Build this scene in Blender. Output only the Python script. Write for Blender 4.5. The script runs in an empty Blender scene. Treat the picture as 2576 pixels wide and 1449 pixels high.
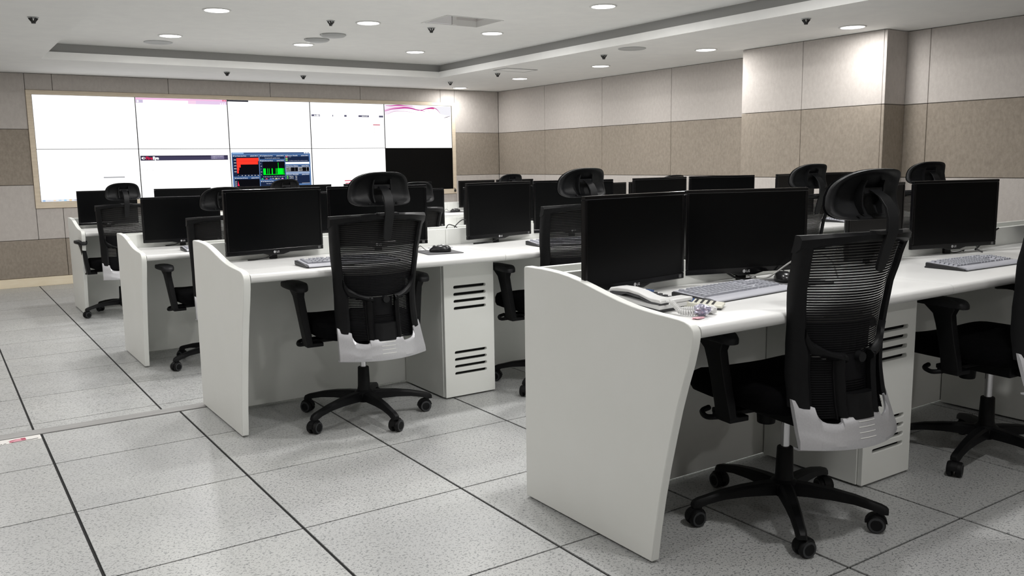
import bpy, bmesh, math, random
from mathutils import Vector, Matrix
random.seed(7)
PI = math.pi
SC = bpy.context.scene
COL = SC.collection

# ------------------------------------------------------------------ camera, world, exposure
FPX, YAW, PITCH, ROLL = 2172.3, 0.5908, -0.1443, -0.0142
CAMLOC = Vector((-0.3258, -4.4285, 1.1809))
fw = Vector((math.sin(YAW)*math.cos(PITCH), math.cos(YAW)*math.cos(PITCH), math.sin(PITCH)))
rt = Vector((math.cos(YAW), -math.sin(YAW), 0)); up = rt.cross(fw)
r2 = rt*math.cos(ROLL)+up*math.sin(ROLL); u2 = -rt*math.sin(ROLL)+up*math.cos(ROLL)
cd = bpy.data.cameras.new('camera'); cam = bpy.data.objects.new('camera', cd); COL.objects.link(cam)
cd.sensor_width = 36; cd.lens = FPX/2576*36; cd.clip_start = .05; cd.clip_end = 60
M = Matrix((r2, u2, -fw)).transposed().to_4x4(); M.translation = CAMLOC
cam.matrix_world = M
SC.camera = cam
W = bpy.data.worlds.new('world'); SC.world = W; W.use_nodes = True
W.node_tree.nodes['Background'].inputs[0].default_value = (.8, .85, .9, 1)
W.node_tree.nodes['Background'].inputs[1].default_value = .05
SC.view_settings.view_transform = 'Standard'; SC.view_settings.look = 'None'
SC.view_settings.exposure = 0.0; SC.view_settings.gamma = 1; SC.view_settings.use_curve_mapping = False
LIGHT_UP, LIGHT_LOW = 14.8, 9.0          # watts of one downlight
SCREEN_W = 1.35                           # emission of a white screen pixel

# ------------------------------------------------------------------ materials
def mat(name, col, rough=.5, metal=0, spec=.5, emis=None, es=1., coat=0, bump=None):
    m = bpy.data.materials.new(name); m.use_nodes = True
    b = m.node_tree.nodes['Principled BSDF']
    b.inputs['Base Color'].default_value = (*col, 1); b.inputs['Roughness'].default_value = rough
    b.inputs['Metallic'].default_value = metal; b.inputs['Specular IOR Level'].default_value = spec
    b.inputs['Coat Weight'].default_value = coat
    if emis:
        b.inputs['Emission Color'].default_value = (*emis, 1); b.inputs['Emission Strength'].default_value = es
    return m
def nd(m, t, **k):
    n = m.node_tree.nodes.new(t)
    for a, v in k.items(): setattr(n, a, v)
    return n
def vary(m, col2, scale, lo=.35, hi=.65, detail=6, bump=0, stretch=(1, 1, 1), rough=.6, bscale=None):
    """mix the base colour with col2 by world-space noise, optionally with a bump of the same grain"""
    L = m.node_tree.links; b = m.node_tree.nodes['Principled BSDF']
    g = nd(m, 'ShaderNodeNewGeometry'); mp = nd(m, 'ShaderNodeMapping'); mp.inputs['Scale'].default_value = stretch
    L.new(g.outputs['Position'], mp.inputs['Vector'])
    n = nd(m, 'ShaderNodeTexNoise'); n.inputs['Scale'].default_value = scale; n.inputs['Detail'].default_value = detail
    n.inputs['Roughness'].default_value = rough
    L.new(mp.outputs[0], n.inputs['Vector'])
    r = nd(m, 'ShaderNodeValToRGB'); r.color_ramp.elements[0].position = lo; r.color_ramp.elements[1].position = hi
    r.color_ramp.elements[0].color = b.inputs['Base Color'].default_value[:]; r.color_ramp.elements[1].color = (*col2, 1)
    L.new(n.outputs['Fac'], r.inputs[0]); L.new(r.outputs[0], b.inputs['Base Color'])
    if bump:
        n2 = n
        if bscale:
            n2 = nd(m, 'ShaderNodeTexNoise'); n2.inputs['Scale'].default_value = bscale; n2.inputs['Detail'].default_value = 4
            L.new(mp.outputs[0], n2.inputs['Vector'])
        bp = nd(m, 'ShaderNodeBump'); bp.inputs['Strength'].default_value = bump; bp.inputs['Distance'].default_value = .002
        L.new(n2.outputs['Fac'], bp.inputs['Height']); L.new(bp.outputs[0], b.inputs['Normal'])
    return m
MT = {}
MT['ceil'] = vary(mat('ceiling_paint', (.82, .82, .81), .85, spec=.2), (.85, .85, .835), 6)
MT['cove'] = mat('cove_shade', (.36, .36, .35), .8, spec=.2)  # shade of the recess put into a mid-grey back wall
MT['felt_l'] = vary(mat('felt_light', (.475, .44, .415), .95, spec=.1), (.54, .505, .475), 38, .3, .7, 8, .35, bscale=140, stretch=(1, 1, .6))
MT['felt_d'] = vary(mat('felt_dark', (.262, .228, .190), .95, spec=.1), (.345, .30, .25), 48, .3, .7, 8, .35, bscale=140, stretch=(1, 1, .6))
MT['joint'] = mat('joint_shadow', (.08, .07, .06), .9, spec=.1)
MT['wood'] = vary(mat('pale_wood', (.66, .56, .43), .55), (.74, .64, .50), 7, stretch=(1, 1, 9))
MT['base_wood'] = vary(mat('baseboard_wood', (.84, .73, .54), .5), (.90, .80, .62), 7, stretch=(1, 1, 9))
MT['plaster'] = mat('plain_plaster', (.6, .59, .57), .9, spec=.2)
MT['lam'] = vary(mat('white_laminate', (.80, .81, .775), .42), (.82, .83, .80), 3, bump=.06, bscale=350)
MT['lam_top'] = mat('white_worktop', (.74, .74, .73), .30)
MT['lam_edge'] = mat('white_edging', (.80, .80, .77), .3)
MT['slotblack'] = mat('cabinet_dark_inside', (.012, .012, .012), .8)
MT['plastic'] = vary(mat('black_plastic', (.0035, .0036, .0042), .5, spec=.2), (.005, .0052, .006), 60)
MT['plastic_m'] = mat('charcoal_plastic', (.0075, .0078, .0088), .5, spec=.25)
MT['fabric'] = vary(mat('black_fabric', (.0018, .0018, .0022), .95, spec=.06), (.003, .003, .0035), 160, bump=.3)
MT['net'] = mat('black_netting', (.004, .004, .005), .6, spec=.15)
MT['net2'] = mat('sheer_netting', (.095, .092, .086), .7, spec=.2)
MT['silver'] = vary(mat('silver_plastic', (.47, .47, .49), .36, metal=.35), (.51, .51, .53), 200)
MT['chrome'] = mat('chrome', (.6, .6, .62), .18, metal=1)
MT['wheel'] = mat('wheel_rubber', (.004, .004, .0045), .55, spec=.25)
MT['wheelring'] = mat('wheel_ring', (.03, .032, .035), .5)
MT['mon'] = mat('glossy_black_bezel', (.003, .003, .0035), .15, spec=.3)
MT['monback'] = mat('monitor_back', (.005, .005, .006), .45, spec=.3)
MT['scr'] = mat('dark_screen', (.0012, .0014, .0017), .28, spec=.14)
MT['logo'] = mat('logo_grey', (.42, .42, .43), .4)
MT['led'] = mat('bezel_label', (.10, .10, .10), .4)
MT['kb'] = mat('keyboard_grey', (.45, .455, .50), .42)
MT['key'] = mat('key_grey', (.37, .378, .42), .5)
MT['kbside'] = mat('keyboard_black', (.012, .012, .014), .4)
MT['mouse'] = mat('mouse_black', (.012, .012, .013), .25)
MT['pad'] = vary(mat('mouse_pad_grey', (.085, .085, .09), .8), (.10, .10, .105), 50)
MT['white'] = mat('white_plastic', (.74, .74, .735), .32)
MT['cream'] = mat('cream_plastic', (.70, .69, .60), .4)
MT['dkgrey'] = mat('dark_grey_plastic', (.055, .055, .06), .45)
MT['lcd'] = mat('blue_lcd', (.06, .11, .26), .25)
MT['greycable'] = mat('grey_cable', (.36, .36, .35), .5)
MT['blackcable'] = mat('black_cable', (.012, .012, .012), .5)
MT['foil'] = vary(mat('violet_foil', (.58, .57, .66), .28, metal=.5), (.36, .34, .46), 60, .4, .6)
MT['pinkfilm'] = mat('pink_film', (.72, .42, .47), .3)
MT['alu'] = vary(mat('step_trim_metal', (.30, .296, .29), .5, metal=.1), (.36, .355, .35), 9, stretch=(.3, 6, 1))
MT['sub'] = mat('floor_edging', (.022, .022, .022), .8, spec=.2)
MT['lamp'] = mat('lamp_diffuser', (.9, .9, .9), .5, emis=(1, .985, .96), es=9)
MT['trimwhite'] = mat('fixture_white', (.72, .72, .71), .5)
MT['flap'] = mat('hatch_flap_white', (.92, .92, .94), .5)
MT['trimgrey'] = mat('fixture_grey', (.42, .43, .43), .5)
MT['sprink'] = mat('sprinkler_metal', (.03, .03, .03), .5, metal=.2)
MT['recess'] = mat('recess_grey', (.70, .68, .67), .8)
MT['paper'] = mat('white_sticker', (.78, .76, .73), .5)
MT['red_ink'] = mat('red_ink', (.40, .05, .10), .6)
MT['pink_ink'] = mat('pink_ink', (.66, .30, .36), .6)
MT['black_ink'] = mat('black_ink', (.02, .018, .018), .6)
# speckled floor tile: light grey sheet with small streaky darker flakes, slightly glossy
def floor_mat():
    m = mat('speckled_tile', (.6, .6, .6), .30, spec=.45); L = m.node_tree.links; b = m.node_tree.nodes['Principled BSDF']
    g = nd(m, 'ShaderNodeNewGeometry')
    mp = nd(m, 'ShaderNodeMapping'); mp.inputs['Rotation'].default_value = (0, 0, .60); mp.inputs['Scale'].default_value = (1, 1.3, 1)
    L.new(g.outputs['Position'], mp.inputs['Vector'])
    def noise(scale, detail, vec=mp.outputs[0], ro=.55):
        n = nd(m, 'ShaderNodeTexNoise'); n.inputs['Scale'].default_value = scale; n.inputs['Detail'].default_value = detail
        n.inputs['Roughness'].default_value = ro; L.new(vec, n.inputs['Vector']); return n.outputs['Fac']
    def ramp(fac, p0, p1, c0, c1):
        r = nd(m, 'ShaderNodeValToRGB'); e = r.color_ramp.elements
        e[0].position = p0; e[1].position = p1; e[0].color = (*c0, 1); e[1].color = (*c1, 1); L.new(fac, r.inputs[0]); return r.outputs[0]
    def mix(fac, a, bb, mode='MIX'):
        x = nd(m, 'ShaderNodeMix', data_type='RGBA', blend_type=mode)
        if isinstance(fac, float): x.inputs[0].default_value = fac
        else: L.new(fac, x.inputs[0])
        for s, v in ((6, a), (7, bb)):
            if isinstance(v, tuple): x.inputs[s].default_value = (*v, 1)
            else: L.new(v, x.inputs[s])
        return x.outputs[2]
    K, Wt = (0, 0, 0), (1, 1, 1)
    fl1 = ramp(noise(92, 2.5), .578, .622, K, Wt)
    fl2 = ramp(noise(150, 2), .60, .64, K, Wt)
    cl = ramp(noise(2.2, 4, g.outputs['Position']), .3, .7, (.455, .46, .46), (.505, .51, .50))
    c = mix(fl1, cl, (.245, .253, .255)); c = mix(fl2, c, (.21, .217, .22))
    oi = nd(m, 'ShaderNodeObjectInfo')
    tv = ramp(oi.outputs['Random'], 0, 1, (.95, .95, .955), (1, 1, .995))
    c = mix(1.0, c, tv, 'MULTIPLY')
    L.new(c, b.inputs['Base Color'])
    rr = ramp(noise(1.3, 2, g.outputs['Position']), .2, .8, (.30,)*3, (.38,)*3); L.new(rr, b.inputs['Roughness'])
    return m
MT['tile'] = floor_mat()
EM = {}
def em(r, g, b, s=.74):
    k = (round(r, 3), round(g, 3), round(b, 3), s)
    if k not in EM:
        m = bpy.data.materials.new('screen_light'); m.use_nodes = True; t = m.node_tree; t.nodes.clear()
        o = t.nodes.new('ShaderNodeOutputMaterial'); e = t.nodes.new('ShaderNodeEmission')
        e.inputs[0].default_value = (r, g, b, 1); e.inputs[1].default_value = SCREEN_W*s; t.links.new(e.outputs[0], o.inputs[0]); EM[k] = m
    return EM[k]

# ------------------------------------------------------------------ mesh helpers
class MB:
    def __init__(s): s.v = []; s.f = []; s.m = []; s.mats = []; s.cur = 0
    def use(s, m):
        if m not in s.mats: s.mats.append(m)
        s.cur = s.mats.index(m); return s
    def add(s, vs, fs):
        o = len(s.v); s.v += [tuple(v) for v in vs]
        for f in fs: s.f.append([i+o for i in f]); s.m.append(s.cur)
        return s
    def box(s, x0, x1, y0, y1, z0, z1):
        return s.add([(x0, y0, z0), (x1, y0, z0), (x1, y1, z0), (x0, y1, z0), (x0, y0, z1), (x1, y0, z1), (x1, y1, z1), (x0, y1, z1)],
                     [(3, 2, 1, 0), (4, 5, 6, 7), (0, 1, 5, 4), (1, 2, 6, 5), (2, 3, 7, 6), (3, 0, 4, 7)])
    def loft(s, rings, closed=True, caps=True):
        n = len(rings[0]); vs = [p for r in rings for p in r]; fs = []
        for i in range(len(rings)-1):
            for j in range(n if closed else n-1):
                k = (j+1) % n; fs.append((i*n+j, i*n+k, (i+1)*n+k, (i+1)*n+j))
        if caps: fs.append(tuple(range(n-1, -1, -1))); fs.append(tuple((len(rings)-1)*n+j for j in range(n)))
        return s.add(vs, fs)
    def cyl(s, p0, p1, ra, rb=None, n=20):
        rb = ra if rb is None else rb; p0 = Vector(p0); p1 = Vector(p1); d = (p1-p0).normalized()
        a = d.orthogonal().normalized(); b = d.cross(a)
        rg = [[p+(a*math.cos(t*2*PI/n)+b*math.sin(t*2*PI/n))*r for t in range(n)] for p, r in ((p0, ra), (p1, rb))]
        return s.loft(rg)
    def tube(s, pts, r, n=8, smooth=4):
        P = [Vector(p) for p in pts]
        if smooth > 1 and len(P) > 2:
            Q = [P[0]*2-P[1]]+P+[P[-1]*2-P[-2]]; o = []
            for i in range(1, len(Q)-2):
                for k in range(smooth):
                    t = k/smooth; a, b, c, d = Q[i-1:i+3]
                    o.append(.5*((2*b)+(c-a)*t+(2*a-5*b+4*c-d)*t*t+(3*b-a-3*c+d)*t**3))
            P = o+[P[-1]]
        rings = []; up_ = None
        for i, p in enumerate(P):
            d = (P[min(i+1, len(P)-1)]-P[max(i-1, 0)]).normalized()
            a = d.orthogonal().normalized() if up_ is None else (up_-d*up_.dot(d)).normalized()
            up_ = a; b = d.cross(a)
            rr = r[min(len(r)-1, int(i*len(r)/len(P)))] if isinstance(r, (list, tuple)) else r
            rings.append([p+(a*math.cos(t*2*PI/n)+b*math.sin(t*2*PI/n))*rr for t in range(n)])
        return s.loft(rings)
    def lathe(s, prof, n=28, c=(0, 0, 0), ax='z'):
        rings = []
        for r, h in prof:
            ring = []
            for t in range(n):
                x, y = r*math.cos(t*2*PI/n), r*math.sin(t*2*PI/n)
                ring.append((c[0]+x, c[1]+y, c[2]+h) if ax == 'z' else (c[0]+h, c[1]+x, c[2]+y))
            rings.append(ring)
        return s.loft(rings, caps=True)
    def prism_x(s, prof, x0, x1):          # prof: (y,z) outline extruded along x
        n = len(prof); vs = [(x0, y, z) for y, z in prof]+[(x1, y, z) for y, z in prof]
        fs = [(i, (i+1) % n, n+(i+1) % n, n+i) for i in range(n)]+[tuple(range(n-1, -1, -1)), tuple(range(n, 2*n))]
        return s.add(vs, fs)
    def prism_z(s, prof, z0, z1):
        n = len(prof); vs = [(x, y, z0) for x, y in prof]+[(x, y, z1) for x, y in prof]
        fs = [(i, (i+1) % n, n+(i+1) % n, n+i) for i in range(n)]+[tuple(range(n-1, -1, -1)), tuple(range(n, 2*n))]
        return s.add(vs, fs)
    def rect(s, x0, x1, z0, z1, y):        # flat rectangle facing -y
        return s.add([(x0, y, z0), (x1, y, z0), (x1, y, z1), (x0, y, z1)], [(0, 1, 2, 3)])
    def text(s, body, size, o, X=(1, 0, 0), Y=(0, 0, 1), width=None, bold=0):
        c = bpy.data.curves.new('t', 'FONT'); c.body = body; c.size = size; c.offset = bold; c.resolution_u = 2
        ob = bpy.data.objects.new('t', c); me = bpy.data.meshes.new_from_object(ob)
        X, Y, o = Vector(X), Vector(Y), Vector(o); k = 1
        if width and len(me.vertices): k = width/max(1e-6, max(v.co.x for v in me.vertices))
        s.add([o+X*v.co.x*k+Y*v.co.y for v in me.vertices], [tuple(p.vertices) for p in me.polygons])
        bpy.data.objects.remove(ob); bpy.data.curves.remove(c); bpy.data.meshes.remove(me); return s
    def mesh(s, name, smooth=None, fix=True):
        me = bpy.data.meshes.new(name); me.from_pydata(s.v, [], s.f)
        for m in s.mats: me.materials.append(m)
        me.polygons.foreach_set('material_index', s.m)
        if fix:
            b = bmesh.new(); b.from_mesh(me); bmesh.ops.recalc_face_normals(b, faces=b.faces); b.to_mesh(me); b.free()
        if smooth is not None:
            me.polygons.foreach_set('use_smooth', [True]*len(me.polygons)); me.set_sharp_from_angle(angle=math.radians(smooth))
        me.update(); return me
    def obj(s, name, parent=None, smooth=None, bevel=None, loc=None, fix=True, seg=2):
        return put(name, s.mesh(name, smooth, fix), parent, bevel, loc, seg)
def put(name, me, parent=None, bevel=None, loc=None, seg=2):
    o = bpy.data.objects.new(name, me); COL.objects.link(o)
    if parent: o.parent = parent
    if loc: o.location = loc
    if bevel:
        b = o.modifiers.new('bevel', 'BEVEL'); b.width = bevel; b.segments = seg; b.limit_method = 'ANGLE'; b.angle_limit = math.radians(50)
    return o
def tag(o, label=None, cat=None, group=None, kind=None):
    if label: o['label'] = label
    if cat: o['category'] = cat
    if group: o['group'] = group
    if kind: o['kind'] = kind
    return o
def thing(name, label, cat, loc=(0, 0, 0), rz=0, group=None):
    o = bpy.data.objects.new(name, None); COL.objects.link(o); o.location = loc; o.rotation_euler = (0, 0, rz); o.empty_display_size = .1
    return tag(o, label, cat, group)
def struct(name, loc=(0, 0, 0)):
    o = bpy.data.objects.new(name, None); COL.objects.link(o); o.location = loc; o['kind'] = 'structure'; return o
KIDS = {}
def dup(root, loc, rz, label, group=None):
    r = root.copy(); COL.objects.link(r); r.location = loc; r.rotation_euler = (0, 0, rz); r['label'] = label
    if group: r['group'] = group
    for ch in root.children:
        c = ch.copy(); COL.objects.link(c); c.parent = r
        for g in ch.children:
            d = g.copy(); COL.objects.link(d); d.parent = c
    return r
def plate(outer, holes, th, y0):
    """plate in the xz plane with holes, front face at y0, thickness th towards +y -> MB"""
    b = bmesh.new(); es = []
    for loop in [outer]+holes:
        vs = [b.verts.new((x, y0, z)) for x, z in loop]
        for i in range(len(vs)): es.append(b.edges.new((vs[i], vs[(i+1) % len(vs)])))
    bmesh.ops.triangle_fill(b, use_beauty=True, edges=es)
    r = bmesh.ops.extrude_face_region(b, geom=b.faces[:])
    bmesh.ops.translate(b, verts=[v for v in r['geom'] if isinstance(v, bmesh.types.BMVert)], vec=(0, th, 0))
    b.verts.index_update(); mb = MB()
    out = [tuple(v.co) for v in b.verts], [tuple(v.index for v in f.verts) for f in b.faces]
    b.free(); return mb, out

# ------------------------------------------------------------------ room dimensions
S = -.091                      # level of the lower floor
YW, XR = 6.277, 6.659          # back wall, right wall
XP, YP0, YP1, XR2 = 6.16, -.19, 1.285, 6.45
ZC, ZU = 2.198, 2.35           # lower and raised ceiling
XL, YB = -2.4, -7.2            # unseen left wall and the wall behind the camera
TX0, TX1, TY0, TY1 = .665, 4.89, -5.0, 4.86

# floors: raised-access tiles, upper level and one step down towards the video wall
def tiles(root, z, ys, vis):
    xs = [-2.4+.6*i for i in range(16)]; cache = {}; rest = MB().use(MT['tile'])
    for j in range(len(ys)-1):
        y0, y1 = ys[j], ys[j+1]
        for i in range(len(xs)-1):
            x0, x1 = xs[i], min(xs[i+1], XR)
            w, d = x1-x0-.010, y1-y0-.007
            if not vis(x0, y0, y1): rest.box(x0+.005, x1-.005, y0+.0035, y1-.0035, z-.03, z); continue
            k = (round(w, 3), round(d, 3))
            if k not in cache: cache[k] = MB().use(MT['tile']).box(-w/2, w/2, -d/2, d/2, -.03, 0).mesh('tile')
            put('tile', cache[k], root, loc=((x0+x1)/2, (y0+y1)/2, z))
    if rest.v: tag(rest.obj('tile_field', root), kind='stuff')
fl = struct('floor')
MB().use(MT['sub']).box(XL, XR+.3, YB, -.032, -.09, -.004).obj('underlay', fl)
tiles(fl, 0, [-.6*k for k in range(12, 0, -1)]+[-.122], lambda x, a, b: a > -4.3 and x < 5.9 and x > -.8+0*a and (x > -1.3))
fl2 = struct('floor')
MB().use(MT['sub']).box(XL, XR+.3, -.032, YW+.2, S-.09, S-.003).obj('underlay', fl2)
tiles(fl2, S, [-.028]+[.418+.6*k for k in range(10)]+[YW-.012], lambda x, a, b: x < 5.9 and x > -.8)
st = struct('trim_1'); MB().use(MT['alu']).box(XL, XR, -.116, -.066, -.004, .0025).obj('step_nosing', st, bevel=.002)
MB().use(MT['alu']).box(XL, XR, -.064, -.028, S-.003, .001).obj('step_nosing', st, bevel=.002)

# walls: felt panels 1.2 x 0.6 in alternating light and dark bands
ZB = [.007, .42, 1.012, 1.607, ZC-.001]
BAND = ['felt_d', 'felt_l', 'felt_d', 'felt_l']
G = .0022
def wall_panel(root, axis, a0, a1, z0, z1, at, m, th=.025):
    a0 += G; a1 -= G; z0 += G; z1 -= G
    mb = MB().use(MT[m])
    if axis == 'x': mb.box(a0, a1, at, at+th, z0, z1)
    else: mb.box(at, at+th, a0, a1, z0, z1)
    return mb.obj('panel', root, bevel=.0025, seg=1)
FX0, FX1, FZ0, FZ1 = .637, 5.925, .757, 2.022
wb = struct('wall_back')
MB().use(MT['joint']).box(XL, XR+.2, YW+.16, YW+.3, S-.1, 2.6).obj('wall_core', wb)
MB().use(MT['joint']).box(XL, FX0-.005, YW+.022, YW+.16, S, ZC).obj('batten', wb)
MB().use(MT['joint']).box(FX1+.005, XR, YW+.022, YW+.16, S, ZC).obj('batten', wb)
MB().use(MT['joint']).box(FX0, FX1, YW+.022, YW+.16, FZ1+.005, ZC).obj('batten', wb)
MB().use(MT['joint']).box(FX0, FX1, YW+.022, YW+.16, S, FZ0-.005).obj('batten', wb)
xs = [XL]+[-.3+1.2*k for k in range(-1, 6)]+[XR]
for b in range(4):
    z0, z1 = ZB[b], ZB[b+1]
    for i in range(len(xs)-1):
        a0, a1 = xs[i], xs[i+1]
        if a1 <= FX0 or a0 >= FX1 or z1 <= FZ0 or z0 >= FZ1:
            wall_panel(wb, 'x', a0, a1, z0, z1, YW, BAND[b]); continue
        if a0 < FX0-.01: wall_panel(wb, 'x', a0, FX0, z0, z1, YW, BAND[b])
        if a1 > FX1+.01: wall_panel(wb, 'x', FX1, a1, z0, z1, YW, BAND[b])
        m0, m1 = max(a0, FX0), min(a1, FX1)
        if z0 < FZ0-.01: wall_panel(wb, 'x', m0, m1, z0, FZ0, YW, BAND[b])
        if z1 > FZ1+.01: wall_panel(wb, 'x', m0, m1, FZ1, z1, YW, BAND[b])
bb = struct('baseboard_back'); MB().use(MT['base_wood']).box(XL, XR, YW-.008, YW+.02, S, .006).obj('skirting', bb)
wr = struct('wall_right')
MB().use(MT['joint']).box(XR+.022, XR+.3, YB, YW, S-.1, 2.6).obj('wall_core', wr)
ys = [YP1]+[1.54+1.2*k for k in range(4)]+[YW]
for b in range(4):
    for i in range(len(ys)-1): wall_panel(wr, 'y', ys[i], ys[i+1], ZB[b], ZB[b+1], XR, BAND[b])
    ys2 = [YB, -6.4, -5.2, -4.0, -2.8, -1.6, -.398, YP0]
    for i in range(len(ys2)-1): wall_panel(wr, 'y', ys2[i], ys2[i+1], ZB[b], ZB[b+1], XR2, BAND[b])
    wall_panel(wr, 'y', YP0+.012, .604, ZB[b], ZB[b+1], XP, BAND[b])
    wall_panel(wr, 'y', .604, YP1, ZB[b], ZB[b+1], XP, BAND[b])
    wall_panel(wr, 'x', XP, XR2, ZB[b], ZB[b+1], YP0-.012, BAND[b])
    wall_panel(wr, 'x', XP+.026, XR, ZB[b], ZB[b+1], YP1-.025, BAND[b])
MB().use(MT['joint']).box(XP+.022, XR+.2, YP0+.01, YP1-.03, S, ZC).obj('pillar_core', wr)
MB().use(MT['joint']).box(XR2+.022, XR+.2, YB, YP0+.01, 0, ZC).obj('batten', wr)
br = struct('baseboard_right')
q = MB().use(MT['base_wood']); q.box(XR-.008, XR+.02, YP1, YW-.01, S, .006); q.box(XP-.008, XP+.02, YP0, YP1, S, .006); q.obj('skirting', br)
wl = struct('wall_left'); MB().use(MT['felt_l']).box(XL-.2, XL, YB, YW+.3, S-.1, 2.6).obj('plaster', wl)
wf = struct('wall_front'); MB().use(MT['felt_l']).box(XL-.2, XR+.3, YB-.2, YB, S-.1, 2.6).obj('plaster', wf)

# ceiling: lower perimeter, a white lip, a recessed cove coloured grey for its shade and the raised middle with an open hatch
ce = struct('ceiling')
q = MB().use(MT['ceil'])
q.box(XL, TX0, YB, YW+.1, ZC, ZC+.07); q.box(TX1, XR+.3, YB, YW+.1, ZC, ZC+.07)
q.box(TX0, TX1, TY1, YW+.1, ZC, ZC+.07); q.box(TX0, TX1, YB, TY0, ZC, ZC+.07); q.obj('ceiling_border', ce)
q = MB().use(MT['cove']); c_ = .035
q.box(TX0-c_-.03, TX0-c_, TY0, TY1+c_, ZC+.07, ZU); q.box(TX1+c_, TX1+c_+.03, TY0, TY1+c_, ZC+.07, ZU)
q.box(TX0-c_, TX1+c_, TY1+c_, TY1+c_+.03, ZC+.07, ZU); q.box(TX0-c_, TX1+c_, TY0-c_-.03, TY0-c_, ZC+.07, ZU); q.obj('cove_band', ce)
HX0, HX1, HY0, HY1 = 3.245, 3.775, 1.76, 2.18
q = MB().use(MT['ceil']); e_ = .2
q.box(TX0-e_, HX0, TY0-e_, TY1+e_, ZU, ZU+.05); q.box(HX1, TX1+e_, TY0-e_, TY1+e_, ZU, ZU+.05)
q.box(HX0, HX1, TY0-e_, HY0, ZU, ZU+.05); q.box(HX0, HX1, HY1, TY1+e_, ZU, ZU+.05); q.obj('raised_ceiling', ce)
h = thing('ceiling_hatch', 'square open recess in the raised ceiling with one bright white flap', 'hatch')
q = MB().use(MT['recess'])
q.box(HX0, HX1, HY1, HY1+.02, ZU+.05, ZU+.13); q.box(HX0, HX1, HY0-.02, HY0, ZU+.05, ZU+.13)
q.box(HX0-.02, HX0, HY0-.02, HY1+.02, ZU+.05, ZU+.13); q.box(HX1, HX1+.02, HY0-.02, HY1+.02, ZU+.05, ZU+.13)
q.box(HX0-.02, HX1+.02, HY0-.02, HY1+.02, ZU+.13, ZU+.15); q.obj('recess_box', h)
q = MB().use(MT['flap']); q.box(HX0+.006, HX0+.262, HY1-.03, HY1-.006, ZU+.003, ZU+.125); q.obj('flap', h)
q = MB().use(MT['ceil']); q.box(HX0+.275, HX0+.315, HY1-.024, HY1-.004, ZU+.003, ZU+.125); q.obj('hinge_post', h)
q = MB().use(MT['trimwhite']); t_ = .012
q.box(HX0-t_, HX0, HY0-t_, HY1+t_, ZU-.004, ZU+.0); q.box(HX0, HX1, HY0-t_, HY0, ZU-.004, ZU); q.obj('hatch_rim', h)

# downlights
def ring_mesh():
    q = MB().use(MT['trimwhite']); q.lathe([(.092, 0), (.105, 0), (.105, -.005), (.098, -.008), (.09, -.006), (.088, 0)], 36); return q.mesh('trim_ring', 30)
RING = ring_mesh()
DISC = MB().use(MT['lamp']).lathe([(.0005, -.0035), (.088, -.0035), (.088, 0), (.0005, 0)], 32).mesh('diffuser')
DISC_O = None
def downlight(x, y, z, pw, label, group):
    t = thing('downlight', label, 'downlight', (x, y, z), 0, group)
    put('trim_ring', RING, t); put('diffuser', DISC, t)
    l = bpy.data.lights.new('downlight_beam', 'AREA'); l.shape = 'DISK'; l.size = .15; l.energy = pw; l.color = (1, .985, .965)
    lo = bpy.data.objects.new('downlight_beam', l); COL.objects.link(lo); lo.parent = t; lo.location = (0, 0, -.012)
rn = ['nearest the video wall', 'second from the video wall', 'third from the video wall', 'fourth from the video wall', 'fifth from the video wall', 'sixth from the video wall']
cn = ['left', 'middle', 'right']
for i, x in enumerate((1.61, 2.85, 4.075)):
    for j, y in enumerate((3.9, 2.40, .83, -.7, -2.2, -3.7)):  # rows towards the camera are out of view, added for lighting
        if (i == 2 and j > 3) or (i == 1 and j > 4): continue
        downlight(x, y, ZU, LIGHT_UP, f'round ceiling downlight in {cn[i]} column of raised ceiling, {rn[j]}', 'downlights in the raised ceiling')
for j, y in enumerate((5.94, 4.5, 2.96, 1.43, -.12, -1.62, -3.1)):
    if j == 5: break
    downlight(5.82 if y > -.5 else 5.75, y, ZC, LIGHT_LOW, f'round downlight along the right felt wall, {rn[min(j,5)]}', 'downlights along the right wall')
for j, y in enumerate((4.5, 2.96, 1.43, -.12, -1.62, -3.1)):  # lamps outside the frame, added to light the room from the left
    downlight(-.45, y, ZC, LIGHT_LOW, f'round unseen added downlight in the left ceiling border, {rn[j]}', 'added unseen downlights in the left ceiling border')
for j, x in enumerate((.9, 2.85)):  # lamps behind the camera, added for lighting
    downlight(x, -5.9, ZC, LIGHT_LOW, f'round unseen added downlight in the rear ceiling border, {cn[j]} one', 'added unseen downlights in the rear ceiling border')

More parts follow.
